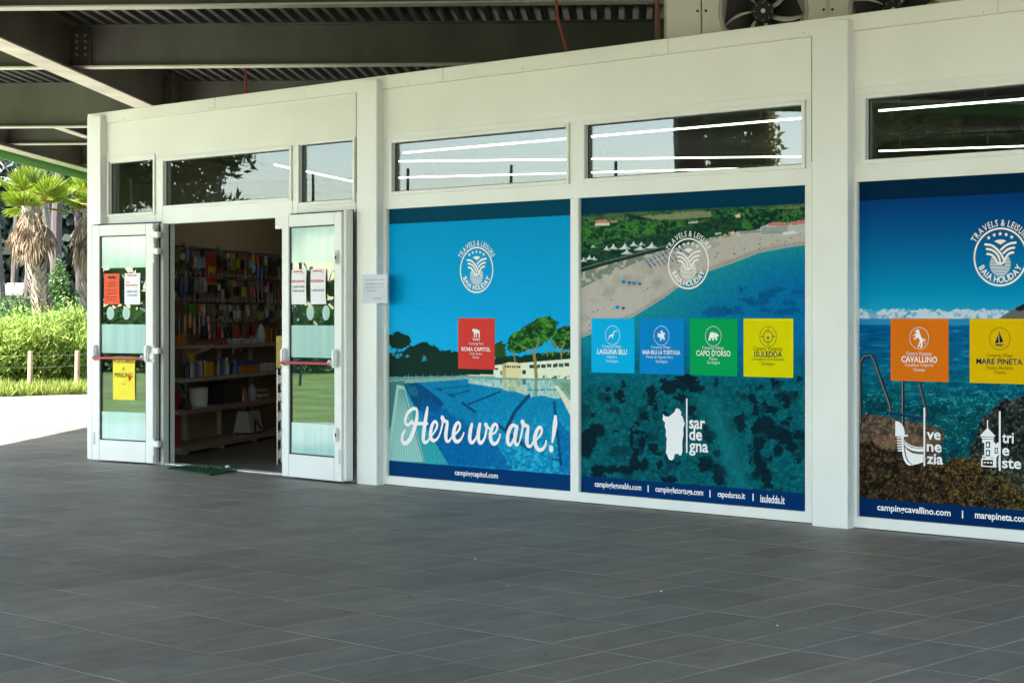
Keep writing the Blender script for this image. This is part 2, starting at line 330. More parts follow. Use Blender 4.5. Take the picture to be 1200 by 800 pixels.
# rails and posts between the windows
STOPJ = pm('dirty_base_joint', (0.045, 0.04, 0.032), 0.9, var=0.4, scale=6); BACKP = pm('panel_back', (0.05, 0.05, 0.05), 0.9)
posters = [(fp(456, 370, .03).x, fp(668, 370).x), (fp(681, 370, .03).x, fp(943, 370).x), (fp(1007, 370, .03).x, -4.436), (-4.36, -2.37)]
for bi, (x0, x1) in enumerate(bays):
    if bi == 0: continue
    bxp('rail', x0, x1, 2.812, 2.86, 0.004, 0.1); bxp('rail', x0, x1, 2.25, 2.36, 0.002, 0.1); bxp('rail', x0, x1, 0.007, 0.078, 0.0, 0.1); bxp('base_joint', x0, x1, -0.01, 0.008, 0.006, 0.1, STOPJ, bev=0)
    a, b_ = posters[bi*2 - 2], posters[bi*2 - 1]
    bxp('post', x0, a[0], 0.078, 2.25, 0.001, 0.1); bxp('post', a[1], b_[0], 0.078, 2.25, 0.001, 0.1); bxp('post', b_[1], x1, 0.078, 2.25, 0.001, 0.1)
    ta, tb = trans[bi*2 - 2], trans[bi*2 - 1]
    bxp('post', x0, ta[0] - 0.028, 2.36, 2.812, 0.003, 0.1); bxp('post', ta[1] + 0.028, tb[0] - 0.028, 2.36, 2.812, 0.003, 0.1); bxp('post', tb[1] + 0.028, x1, 2.36, 2.812, 0.003, 0.1)
    for p in (a, b_): MB().box(p[0] - 0.001, p[1] + 0.001, 0.034, 0.05, 0.077, 2.251).build('pane', BACKP if p is not posters[3] else GLASS_D, shop)
    for xs, zs in ((ta[0] + 0.05, 2.335), (ta[1] - 0.05, 2.335), (tb[0] + 0.05, 2.335), (tb[1] - 0.05, 2.335)):
        MB().box(xs - 0.022, xs + 0.022, -0.001, 0.01, zs - 0.007, zs + 0.007, bev=0.003).build('drain_cap', COPING, shop)
# door bay: rails above, side lights, jambs
x0, x1 = bays[0]
bxp('rail', x0, x1, 2.843 - 0.0, 2.862, 0.006, 0.1)
bxp('rail', -13.91, -12.04, 2.84, 2.844, 0.006, 0.1, bev=0)
bxp('post', x0, -14.777, 2.24, 2.843, 0.003, 0.1); bxp('post', -14.009, -13.906, 2.24, 2.843, 0.003, 0.1); bxp('post', -12.047, -11.979, 2.24, 2.843, 0.003, 0.1); bxp('post', -11.24, x1, 2.24, 2.843, 0.003, 0.1)
bxp('rail', -14.777, -14.009, 2.24, 2.325, 0.002, 0.1); bxp('rail', -13.906, -12.047, 2.232, 2.372, 0.002, 0.1); bxp('rail', -11.979, -11.24, 2.24, 2.32, 0.002, 0.1)
DJ0, DJ1 = -13.83, -12.08
jm = MB()
for a, b_, y0, y1, z1 in ((-13.99, -13.93, -0.03, 0.10, 2.24), (-13.93, -13.89, -0.012, 0.10, 2.235), (-13.89, -13.845, -0.03, 0.10, 2.236)):
    MB().box(a, b_, y0, y1, 0, z1, bev=0.003).build('door_jamb', WHITE if a < -13.95 else GREYAL, shop)
MB().box(-12.06, -11.99, -0.03, 0.10, 0, 2.236, bev=0.003).build('door_jamb', WHITE, shop)
MB().box(-13.845, -13.840, 0.03, 0.045, 0, 2.233).build('jamb_gasket', BLACKG, shop)
for a, b_ in ((-14.80, -13.99), (-11.99, -11.24)):
    bxp('rail', a, b_, 0, 0.10, 0.001, 0.1); bxp('post', a, a + 0.05, 0.10, 2.24, 0.002, 0.1); bxp('post', b_ - 0.05, b_, 0.10, 2.24, 0.002, 0.1)
    MB().box(a + 0.05, b_ - 0.05, 0.04, 0.048, 0.10, 2.24).build('side_light', GLASS_D, shop)
bxp('post', x0, -14.80, 0, 2.24, 0.001, 0.1); bxp('post', -11.24, x1, 0, 2.24, 0.001, 0.1)
MB().box(-13.835, -12.06, -0.02, 0.10, 0.0045, 0.014, bev=0.003).build('threshold', WHITE, shop)
# small clamp at the door head
MB().box(-12.22, -12.10, -0.05, 0.0, 2.13, 2.228, bev=0.006).build('door_closer', COPING, shop)

# ---- door leaves: swung right round against the shop front, their inner faces with panic bars outwards
FILM, n_, l_, b_s = nt('frosted_aqua_film')
tcf = n_.new('ShaderNodeTexCoord'); mpf = n_.new('ShaderNodeMapping'); mpf.inputs['Scale'].default_value = (9, 9, .5); nzf = n_.new('ShaderNodeTexNoise'); nzf.inputs['Scale'].default_value = 1.4; nzf.inputs['Detail'].default_value = 4
l_.new(tcf.outputs['Object'], mpf.inputs[0]); l_.new(mpf.outputs[0], nzf.inputs[0]); crf = n_.new('ShaderNodeValToRGB'); l_.new(nzf.outputs[0], crf.inputs[0])
crf.color_ramp.elements[0].position = .3; crf.color_ramp.elements[0].color = (.44, .72, .66, 1); crf.color_ramp.elements[1].position = .7; crf.color_ramp.elements[1].color = (.60, .82, .78, 1); l_.new(crf.outputs[0], b_s.inputs['Base Color'])
b_s.inputs['Roughness'].default_value = 0.06; b_s.inputs['Specular IOR Level'].default_value = 0.9
tr_ = n_.new('ShaderNodeBsdfTransparent'); tr_.inputs[0].default_value = (0.7, 0.95, 0.88, 1); ms_ = n_.new('ShaderNodeMixShader'); ms_.inputs[0].default_value = 0.74
l_.new(tr_.outputs[0], ms_.inputs[1]); l_.new(b_s.outputs[0], ms_.inputs[2]); l_.new(ms_.outputs[0], n_['Material Output'].inputs[0])
REDBAR = pm('red_bar', (0.42, 0.03, 0.05), 0.3); PADW = pm('white_plastic', (0.74, 0.75, 0.74), 0.35); STOP = pm('dark_slot', (0.03, 0.03, 0.03), 0.6)
def door_leaf(hx, hy, ang, w, side):
    """side -1: leaf runs from its hinge to the left, +1: to the right; local x from hinge, local y away from the wall"""
    M = Matrix.Translation((hx, hy, 0)) @ Matrix.Rotation(ang, 4, 'Z')
    def B(m_, x0, x1, y0, y1, z0, z1, bev=0.0): m_.box(min(side*x0, side*x1), max(side*x0, side*x1), y0, y1, z0, z1, M=M, bev=bev); return m_
    z0, z1, st = 0.018, 2.235, 0.095
    f_ = MB(); B(f_, 0, st, -0.05, 0, z0, z1, 0.004); B(f_, w - st, w, -0.05, 0, z0, z1, 0.004)
    B(f_, st, w - st, -0.0495, 0, z0, z0 + 0.19, 0.004); B(f_, st, w - st, -0.0495, 0, z1 - 0.10, z1, 0.004)
    leaf = f_.build('door', WHITE, shop)
    gz0, gz1 = z0 + 0.19, z1 - 0.10
    g = MB()
    for a in ((st, st + 0.012, gz0, gz1), (w - st - 0.012, w - st, gz0, gz1), (st + .012, w - st - .012, gz0, gz0 + 0.012), (st + .012, w - st - .012, gz1 - 0.012, gz1)): B(g, a[0], a[1], -0.038, -0.012, a[2], a[3])
    g.build('gasket', BLACKG, leaf)
    B(MB(), st, w - st, -0.028, -0.022, gz0, gz1).build('pane', GLASS_D, leaf)
    for a, b_ in ((gz0 + 0.012, gz0 + 0.27), (1.03, 1.30), (1.83, gz1 - 0.012)):
        B(MB(), st + 0.012, w - st - 0.012, -0.0300, -0.0290, a, b_).build('film_band', FILM, leaf)
    for px_ in (0.27, 0.48):
        m_ = MB(); c = Vector((side * (st + px_), -0.0310, 1.405))
        m_.poly([(c.x + 0.05*math.cos(t*math.pi/10), c.y, c.z + 0.062*math.sin(t*math.pi/10)) for t in range(20)], M=M); m_.build('sticker', FILM, leaf)
    # outer rebate seen along the free edge
    B(MB(), w, w + 0.035, -0.03, 0.045, z0 + 0.01, z1 + 0.012, 0.003).build('edge_profile', GREYAL if side < 0 else WHITE, leaf)
    e_ = MB(); B(e_, -0.005, w + 0.04, 0.046, 0.052, z0 + 0.01, z1 + 0.02); e_.build('rear_frame_edge', BLACKG, leaf)
    # panic bar
    zb = 1.005
    for xx in (0.055, w - 0.055):
        arm = MB(); B(arm, xx - 0.026, xx + 0.026, -0.10, -0.05, zb - 0.05, zb + 0.10, 0.012)
        B(arm, xx - 0.014 + (0.03 if xx < w/2 else -0.03), xx + 0.014 + (0.03 if xx < w/2 else -0.03), -0.125, -0.06, zb - 0.035, zb + 0.012, 0.008); arm.build('panic_bar_mount', PADW, leaf)
    bar = MB(); bar.cyl((side*0.075, -0.115, zb - 0.02), (side*(w - 0.075), -0.115, zb - 0.02), 0.013, n=10, M=M)
    bar.build('panic_bar', REDBAR, leaf, smooth=True)
    for zz in (1.86, 0.40) if side > 0 else ():
        B(MB(), w - 0.085, w - 0.035, -0.075, -0.05, zz - 0.06, zz + 0.06, 0.014).build('latch_cover', PADW, leaf)
        B(MB(), w - 0.055, w - 0.045, -0.077, -0.07, zz - 0.014, zz + 0.014).build('latch_slot', STOP, leaf)
    B(MB(), w - 0.04, w - 0.012, -0.053, -0.045, 0.16, 0.28, 0.002).build('lock_plate', GREYAL, leaf)
    for zz in (0.17, 1.03, 1.95, 2.10) if side < 0 else ():
        h = MB(); B(h, -0.035, 0.045, -0.075, -0.03, zz - 0.055, zz + 0.005, 0.006); B(h, -0.085, 0.0, -0.07, -0.025, zz - 0.0, zz + 0.055, 0.006)
        h.cyl((side * -0.02, -0.055, zz - 0.075), (side * -0.02, -0.055, zz + 0.075), 0.012, n=8, M=M)
        h.build('hinge', WHITE, leaf)
    return M, leaf
ML, leafL = door_leaf(-13.905, -0.06, R(9), 0.80, -1)
MR, leafR = door_leaf(-12.005, -0.10, R(-2.5), 0.80, 1)

# ---- roof equipment behind the coping
ACM = pm('ac_casing_paint', (0.74, 0.73, 0.63), 0.45, var=0.05, scale=1.5, dirt=0.15); FANM = pm('fan_black', (0.012, 0.012, 0.012), 0.6); RINGM = pm('fan_ring', (0.42, 0.43, 0.36), 0.4)
acD, acX0 = 14.0, (781 - 730) / FPX * 14.0
def acp(x, y, z): return cw(acX0 + x, acD + y, z)
ac = thing('condenser_unit', 'large beige twin-fan condenser unit standing on the shop roof', 'condenser', acp(1.2, 0.4, 3.22))
aM = Matrix(((RV.x, DV.x, 0, acp(0,0,0).x), (RV.y, DV.y, 0, acp(0,0,0).y), (0, 0, 1, 0), (0, 0, 0, 1)))
acw = 2.45; fc = [(0.735, 3.71), (1.72, 3.71)]; FR = 0.315
def face_with_hole(x0, x1, z0, z1, cx, cz, r, n=32):
    """front plate with a round fan opening"""
    vs = []; 
    for i in range(n):
        t = 2*math.pi*i/n; c, s = math.cos(t), math.sin(t); vs.append((cx + r*c, 0, cz + r*s))
        k = min(((x1 - cx) / c if c > 1e-6 else (x0 - cx) / c if c < -1e-6 else 1e9), ((z1 - cz) / s if s > 1e-6 else (z0 - cz) / s if s < -1e-6 else 1e9)); vs.append((cx + k*c, 0, cz + k*s))
    return vs, [(2*i, 2*i+1, (2*i+3) % (2*n), (2*i+2) % (2*n)) for i in range(n)]
cs = MB(); cs.box(0, acw, 0.12, 0.9, 3.215, 4.25, M=aM); cs.build('casing', ACM, ac)
for a, b_ in ((0, 0.265), (acw - 0.265, acw)): MB().box(a, b_ - 0.004, 0.0, 0.12, 3.22, 4.25, M=aM, bev=0.004).build('front_panel', ACM, ac)
for k, (cx, cz) in enumerate(fc):
    a, b_ = (0.269, 1.222) if k == 0 else (1.228, acw - 0.269)
    m_ = MB(); v_, q_ = face_with_hole(a, b_, 3.22, 4.25, cx, cz, FR); m_.add(v_, q_, M=aM); m_.add([(x, 0.1, z) for x, y, z in v_], [q[::-1] for q in q_], M=aM)
    fpn = m_.build('front_panel', ACM, ac)
    rg = MB(); n = 36
    for (r0, y0, r1, y1) in ((FR, -0.012, FR + 0.018, -0.012), (FR + 0.018, -0.012, FR + 0.03, 0.0), (FR, 0.10, FR, -0.012)):
        rg.add([(cx + r*math.cos(2*math.pi*i/n), y, cz + r*math.sin(2*math.pi*i/n)) for r, y in ((r0, y0), (r1, y1)) for i in range(n)], [(i, (i+1) % n, n + (i+1) % n, n + i) for i in range(n)], M=aM)
    rg.build('fan_ring', RINGM, ac, smooth=True)
    fan = MB(); fan.cyl((cx, 0.05, cz), (cx, 0.10, cz), 0.085, n=20, M=aM); fan.cyl((cx, 0.03, cz), (cx, 0.05, cz), 0.018, n=12, M=aM)
    hub = fan.build('fan_hub', FANM, ac, smooth=True)
    MB().cyl((cx, 0.02, cz), (cx, 0.03, cz), 0.017, n=12, M=aM).build('hub_cap', PADW, hub)
    for q in range(8):
        t = 2*math.pi*q/8; MB().cyl((cx + 0.068*math.cos(t), 0.045, cz + 0.068*math.sin(t)), (cx + 0.068*math.cos(t), 0.05, cz + 0.068*math.sin(t)), 0.005, n=6, M=aM).build('hub_bolt', RINGM, hub)
    BLADE = MATS.get('fan_blade') or pm('fan_blade', (0.018, 0.017, 0.014), 0.5)
    for q in range(7):
        t0_ = 2*math.pi*q/7 + 0.3*k; vs = []; K = 6
        for i in range(K+1):
            r = 0.075 + (FR - 0.012 - 0.075) * i / K; sw = 0.35 * (i/K)**1.3; wd = 0.34 + 0.10 * (i/K)
            for s_ in (-1, 1):
                t = t0_ + sw + s_*wd*0.95; vs.append((cx + r*math.cos(t), 0.075 + s_*0.03, cz + r*math.sin(t)))
        MB().add(vs, [(2*i, 2*i+1, 2*i+3, 2*i+2) for i in range(K)], M=aM).build('fan_blade', BLADE, ac, smooth='all')
    for sx in (a + 0.03, b_ - 0.03): MB().cyl((sx, -0.004, 3.71), (sx, 0.0, 3.71), 0.011, n=8, M=aM).build('screw', STOP, ac)
for sx in (0.235, acw - 0.235): MB().cyl((sx, -0.004, 3.71), (sx, 0.0, 3.71), 0.011, n=8, M=aM).build('screw', STOP, ac)
COPPER = pm('brown_pipe', (0.20, 0.10, 0.05), 0.5); REDC = pm('red_cable', (0.22, 0.02, 0.015), 0.5)
p = cw((770 - 730)/FPX*15.2, 15.2, 3.2); tag(MB().cyl(p, p + Vector((0, 0, 1.6)), 0.022, n=10).build('refrigerant_pipe', COPPER, smooth=True), 'thin brown upright pipe rising beside the condenser unit', 'pipe')
a = at(671, 60, 14.6); b_ = at(646, -4, 14.6); a.z -= 0.15
tag(MB().tube([a, a*0.66 + b_*0.34 + Vector((0, 0, 0.0)), a*0.33 + b_*0.67, b_ + Vector((0, 0, 0.35))], 0.012, n=6).build('red_cable', REDC, smooth=True), 'slanting red cable hanging from the steel beam above the shop roof', 'cable')
a = at(288, 116, 23.0); b_ = at(288, 80, 23.0)
tag(MB().tube([a, b_, b_ + Vector((0.01, 0, 0.3))], 0.014, n=6).build('red_cable', REDC, smooth=True), 'short upright red cable at the roof edge above the shop door', 'cable')
# ---- LED strips inside, seen through the transom panes
LED = emit('led_strip', (1.0, 0.95, 0.84), 1.7)
def led(pts, lab):
    o = thing('light_strip', lab, 'light', pts[0], 'LED light strips under the shop ceiling')
    a, b_ = Vector(pts[0]), Vector(pts[1]); up = Vector((0, 0, 1)); d = (b_ - a).normalized(); s_ = d.cross(up).normalized() * 0.008
    MB().prism([a - s_, a + s_, a + s_ + up*0.013, a - s_ + up*0.013], b_ - a).build('tube', LED, o)
    MB().prism([a - s_*1.6 + up*0.0135, a + s_*1.6 + up*0.0135, a + s_*1.6 + up*0.04, a - s_*1.6 + up*0.04], b_ - a).build('housing', INTC, o)
    for q in (0.1, 0.5, 0.9):
        c = a + (b_ - a)*q; MB().cyl(c + up*0.04, (c.x, c.y, 3.07), 0.008, n=6).build('hanger', GREYAL, o)
def ledpt(x, y, z): # a point at height z on the sight line of a pixel
    d = (z - CAMH) * FPX / (HORY - y); return at(x, y, d)
LZ = 2.92
led((ledpt(473, 180, LZ), ledpt(948, 139, LZ)), 'LED strip running along the shop front behind the transom panes')
led((ledpt(466, 190, LZ), ledpt(960, 184, LZ)), 'upper of two parallel LED strips crossing the shop ceiling')
led((ledpt(466, 209, LZ), ledpt(950, 196, LZ)), 'LED strip deepest in the shop behind the transom panes')
led((ledpt(1030, 131, LZ), ledpt(1290, 110, LZ)), 'LED strip nearest the glass behind the last transom')
led((ledpt(1030, 178, LZ), ledpt(1290, 169, LZ)), 'lower LED strip behind the transom over the rocky sea poster')
led((ledpt(322, 194, LZ), ledpt(416, 214, LZ)), 'LED strip slanting across the shop behind the door transoms')
# ================================================================== POSTERS (printed window film)
SB = 1 + .028/10.213
YP, YC, YT = 0.030, 0.0280, 0.0265             # planes of poster film, cards, lettering
def vnoise(x, y, seed):
    r = np.random.default_rng(seed); T = r.random((256, 256))
    xi = np.floor(x).astype(int); yi = np.floor(y).astype(int); fx = x - xi; fy = y - yi
    fx = fx*fx*(3-2*fx); fy = fy*fy*(3-2*fy); g = lambda a, b: T[a % 256, b % 256]
    return (g(xi, yi)*(1-fx) + g(xi+1, yi)*fx)*(1-fy) + (g(xi, yi+1)*(1-fx) + g(xi+1, yi+1)*fx)*fy
def fbm(x, y, sc, seed, o=4, sy=None):
    sy = sy or sc; s = 0; a = 0.5; t = 0
    for k in range(o): s = s + a*vnoise(x/sc*2**k, y/sy*2**k, seed+k); t += a; a *= 0.55
    return s / t
def inpoly(X, Y, P):
    m = np.zeros(X.shape, bool); j = len(P) - 1
    for i in range(len(P)):
        xi, yi = P[i]; xj, yj = P[j]
        if yi != yj: m ^= ((yi > Y) != (yj > Y)) & (X < (xj - xi)*(Y - yi)/(yj - yi) + xi)
        j = i
    return m
def C(*c): return np.array(c, float)
class Art:
    """one printed photograph: a fine sheet whose points carry ink colours; art is laid out in photo-pixel units of the poster plane"""
    def __init__(s, x0, x1, z0, z1, step=0.0052):
        s.nx = int((x1-x0)/step) + 1; s.nz = int((z1-z0)/step) + 1
        gx = np.linspace(x0, x1, s.nx); gz = np.linspace(z0, z1, s.nz); s.GX, s.GZ = np.meshgrid(gx, gz)
        dx, dy = s.GX, YP - CAMY; t = -dx*math.sin(TH) + dy*math.cos(TH)
        s.X = 600 + FPX*(dx*math.cos(TH) + dy*math.sin(TH))/t; s.Y = HORY - FPX*(s.GZ - CAMH)/t
        s.I = np.zeros(s.X.shape + (3,))
    def put(s, m, c, a=1.0):
        m = np.asarray(m, float)[..., None] * (a if np.isscalar(a) else a[..., None]); s.I = s.I*(1-m) + np.asarray(c, float)*m
    def poly(s, P, c, a=1.0, jit=0, sc=6, seed=1):
        X, Y = s.X, s.Y
        if jit: X0, Y0 = X, Y; X = X + (fbm(X0, Y0, sc, seed)-.5)*jit*2 + (fbm(X0, Y0, sc*.32, seed+3)-.5)*jit*1.3; Y = Y + (fbm(X0, Y0, sc, seed+9)-.5)*jit*2 + (fbm(X0, Y0, sc*.32, seed+13)-.5)*jit*1.3
        s.put(inpoly(X, Y, P), c, a)
    def ell(s, cx, cy, rx, ry, c, a=1.0, jit=0, sc=6, seed=1, soft=0):
        X, Y = s.X, s.Y
        if jit: X = X + (fbm(X, Y, sc, seed)-.5)*jit*2; Y = Y + (fbm(X, Y, sc, seed+9)-.5)*jit*2
        q = ((X-cx)/rx)**2 + ((Y-cy)/ry)**2
        s.put(np.clip((1.0 + soft - q)/max(soft, 1e-6), 0, 1) if soft else q < 1, c, a)
    def line(s, pts, w, c, a=1.0):
        d = np.full(s.X.shape, 1e9)
        for (xa, ya), (xb, yb) in zip(pts[:-1], pts[1:]):
            L2 = (xb-xa)**2 + (yb-ya)**2; t = np.clip(((s.X-xa)*(xb-xa) + (s.Y-ya)*(yb-ya))/L2, 0, 1)
            d = np.minimum(d, np.hypot(s.X-xa-t*(xb-xa), s.Y-ya-t*(yb-ya)))
        s.put(np.clip((w/2 + 0.35 - d)/0.7, 0, 1), c, a)
    def grain(s, amt, sc, seed, sy=None, o=4, m=None):
        g = 1 + (fbm(s.X, s.Y, sc, seed, o, sy) - .5)*2*amt
        s.I = np.where(m[..., None], s.I*g[..., None], s.I) if m is not None else s.I*g[..., None]
    def bands(s, top, bot):
        s.put(s.GZ > 2.130, top); s.put(s.GZ < 0.199, bot)
    def build(s, name, label):
        s.I = np.clip(s.I, 0, 255); col = np.clip(lin(s.I) * INK, 0, 0.85)
        V = np.stack([s.GX, np.full(s.GX.shape, YP), s.GZ], -1).reshape(-1, 3); nx, nz = s.nx, s.nz
        i = (np.arange(nz-1)[:, None]*nx + np.arange(nx-1)[None]).ravel(); Q = np.stack([i, i+1, i+1+nx, i+nx], -1)
        me = bpy.data.meshes.new(name); me.vertices.add(len(V)); me.vertices.foreach_set('co', V.ravel())
        me.loops.add(Q.size); me.loops.foreach_set('vertex_index', Q.ravel()); me.polygons.add(len(Q))
        me.polygons.foreach_set('loop_start', np.arange(len(Q))*4); me.polygons.foreach_set('loop_total', np.full(len(Q), 4)); me.update(); me.validate()
        at_ = me.color_attributes.new('ink', 'FLOAT_COLOR', 'POINT'); at_.data.foreach_set('color', np.concatenate([col.reshape(-1, 3), np.ones((len(V), 1))], 1).ravel())
        me.materials.append(PRINT); return tag(link(name, me), label, 'poster', 'posters on the shop windows')
PRINT = printmat('printed_film')
def zz(ox, oy, k): return lambda *p: [(ox + x/k, oy + y/k) for x, y in p]

# ---- poster 1: swimming pool among umbrella pines
A = Art(*posters[0], 0.08, 2.25); X, Y = A.X, A.Y
g = np.clip((Y - 250)/150, 0, 1)[..., None]; A.I = C(0, 138, 192)*(1-g) + C(8, 156, 212)*g
A.put(np.clip((Y - 360)/60, 0, 1)*np.clip((600 - X)/130, 0, 1), C(40, 165, 205), 0.5)
z = zz(450, 350, 5.217)
A.poly(z((0, 330), (60, 335), (115, 320), (165, 285), (240, 265), (300, 285), (350, 318), (400, 322), (455, 325), (700, 380), (700, 480), (0, 480)), C(16, 44, 36), jit=3, sc=5, seed=3)
A.ell(*z((88, 255))[0], 14.5, 9.5, C(18, 46, 34), jit=3, sc=4, seed=5)
for x_, y_, rx_, ry_ in ((78, 345, 6, 3), (246, 368, 3, 3.5), (66, 330, 2, 4), (150, 350, 3, 1.5)): A.ell(*z((x_, y_))[0], rx_, ry_, C(40, 150, 185), 0.8, jit=3, sc=3, seed=6)
A.line(z((57, 470), (58, 360), (90, 300)), 1.6, C(30, 42, 34))
for k in range(16): A.line(z((90 + k*23, 470), (95 + k*23 + (k % 3)*6, 350)), 0.7, C(34, 58, 48), 0.6)
A.ell(*z((708, 320))[0], 7.5, 11, C(34, 74, 32), jit=3, sc=4, seed=7)
A.poly(z((670, 370), (760, 345), (840, 350), (960, 330), (1200, 320), (1200, 410), (670, 410)), C(20, 48, 30), jit=2, sc=4, seed=8)
big = z((748, 300), (752, 255), (785, 215), (850, 175), (905, 138), (960, 112), (1015, 110), (1055, 140), (1058, 190), (1030, 230), (1000, 260), (960, 290), (900, 310), (840, 330), (790, 335))
A.poly(big, C(34, 92, 36), jit=3.2, sc=5, seed=11)
A.poly(z((1040, 200), (1090, 170), (1200, 160), (1200, 300), (1120, 310), (1060, 300), (1015, 260)), C(32, 84, 34), jit=3, sc=5, seed=12)
tm = inpoly(X, Y, z((740, 100), (1200, 100), (1200, 345), (740, 345))) & (A.I[..., 0] < 60) & (A.I[..., 2] < 60)
hl = fbm(X - Y*0.4, Y + X*0.3, 5, 21, 4); h2 = fbm(X, Y, 2.2, 23, 3); A.put(tm & (hl > 0.5), C(66, 128, 42), np.clip((hl-.5)*5, 0, 0.85)); A.put(tm & (h2 > .6), C(96, 156, 52), 0.5); A.put(tm & (h2 < .4), C(12, 40, 24), 0.55); A.put(tm & (hl < 0.46), C(14, 44, 26), np.clip((.46-hl)*7, 0, 0.9))
for pts, w in ((((932, 492), (925, 400), (915, 330)), 3.4), (((915, 335), (880, 310), (838, 288)), 1.7), (((918, 330), (940, 280), (945, 240)), 1.9), (((1085, 365), (1080, 320), (1025, 255)), 1.6), (((1085, 320), (1105, 265)), 1.4), (((1090, 335), (1138, 310)), 1.3), (((1000, 350), (995, 300)), 1.2), (((1030, 350), (1035, 310)), 1.1), (((800, 380), (795, 330)), 1.5)): A.line(z(*pts), w, C(132, 128, 74))
A.poly(z((670, 408), (800, 398), (1140, 368), (1200, 362), (1200, 490), (670, 488)), C(214, 218, 196))
A.line(z((670, 408), (1140, 369)), 0.8, C(238, 240, 225))
A.poly(z((724, 398), (760, 388), (810, 388), (840, 398), (840, 488), (724, 486)), C(212, 200, 150)); A.poly(z((724, 398), (745, 392), (745, 487), (724, 486)), C(176, 164, 118))
for k in range(7): A.poly(z((738 + k*14, 408), (748 + k*14, 408), (748 + k*14, 421), (738 + k*14, 422)), C(50, 66, 66))
for k in range(7): xx = 888 + k*36; yy = 405 - k*2; A.poly(z((xx, yy), (xx+29, yy-1.5), (xx+29, yy+20), (xx, yy+21)), C(52, 92, 84) if k % 2 else C(36, 66, 62))
for a_ in ((712, 440, 722, 464), (846, 436, 866, 460), (680, 422, 696, 434)): A.poly(z((a_[0], a_[1]), (a_[2], a_[1]), (a_[2], a_[3]), (a_[0], a_[3])), C(40, 60, 64))
A.line(z((932, 492), (925, 400), (922, 368)), 3.6, C(128, 122, 66))
m_ = inpoly(X, Y, z((970, 468), (1200, 470), (1200, 493), (970, 492))) & (fbm(X, Y, 3, 31, 3) > .47); A.put(m_, C(70, 110, 50))
A.poly(z((0, 478), (450, 470), (520, 462), (680, 466), (680, 486), (520, 486), (0, 520)), C(86, 138, 136)); A.poly(z((520, 462), (680, 464), (680, 474), (520, 472)), C(190, 200, 170))
for k in range(9): A.line(z((150 + k*45, 505 - k*3), (150 + k*45, 458)), 0.5, C(150, 180, 170), 0.7)
A.poly(z((0, 500), (520, 474), (700, 482), (1200, 490), (1200, 1200), (0, 1200)), C(120, 158, 146))
A.poly(z((0, 508), (130, 500), (70, 690), (0, 900)), C(64, 112, 112))
# water
z3 = zz(450, 460, 5.217); 
water = z((118, 517), (330, 504), (515, 489), (840, 488), (1030, 499), (1140, 700), (1140, 1300), (420, 1300))
wm = inpoly(X, Y, water); A.poly(water, C(8, 122, 166))
A.put(wm & (X < 560), C(6, 108, 154), 0.5); 
dk = inpoly(X, Y, z((118, 517), (210, 512), (330, 600), (365, 640), (330, 690), (200, 680))); A.put(dk, C(6, 62, 106), 0.85)
A.poly(z((130, 520), (200, 540), (210, 600), (160, 590)), C(30, 110, 120), 0.6)
cau = fbm(X, Y, 3.2, 41, 3); lt = np.clip((Y - 470)/60, 0, 1)*np.clip((X - 560)/40, 0, 1)
A.put(wm, C(24, 140, 178), lt*0.75); A.put(wm & (cau > .55), C(50, 170, 196), lt*0.6); A.put(wm & (cau < .42), C(0, 104, 150), lt*0.6)
A.poly(z3((250, 30), (500, 180), (700, 330), (790, 470), (390, 440), (290, 260), (210, 90)), C(0, 84, 142), 0.72, jit=4, sc=9)
A.poly(z3((1050, 150), (1145, 260), (1145, 500), (1080, 480)), C(0, 92, 148), 0.7, jit=2)
rf = wm & inpoly(X, Y, z((515, 489), (1030, 499), (1085, 600), (1060, 612), (960, 590), (900, 600), (800, 565), (700, 545), (515, 515))); A.put(rf, C(196, 204, 182), 0.82)
A.poly(z((725, 490), (838, 490), (838, 565), (730, 560)), C(186, 182, 136), 0.85, jit=1, sc=2, seed=44)
A.line(z((930, 495), (928, 590)), 3.4, C(110, 124, 84), 0.8); 
for a_ in ((712, 490, 722, 512), (846, 492, 866, 522)): A.poly(z((a_[0], a_[1]), (a_[2], a_[1]), (a_[2], a_[3]), (a_[0], a_[3])), C(50, 84, 96), 0.8)
for k in range(6): A.line(z((885 + k*38, 555), (905 + k*38, 556)), 2.2, C(60, 110, 108), 0.7)
rg_ = fbm(X, Y, 2.2, 47, 2, 5); A.put(rf & (rg_ > .6), C(70, 160, 176), 0.5)
LN = C(8, 58, 92)
for pts, w in ((((330, 552), (520, 532)), 1.0), (((312, 548), (352, 560)), 1.2), (((400, 590), (520, 562)), 1.5), (((386, 580), (432, 600)), 1.8), (((515, 645), (708, 568)), 1.9), (((480, 636), (555, 690)), 2.6), (((885, 592), (800, 690), (750, 790)), 4.2)): A.line(z(*pts), w, LN, 0.9)
for pts, w in ((((690, 190), (745, 235), (830, 300), (880, 345)), 3.6), (((1040, 60), (1060, 250), (1082, 440)), 3.2), (((1030, 405), (1082, 412)), 2.4)): A.line(z3(*pts), w, LN, 0.75)
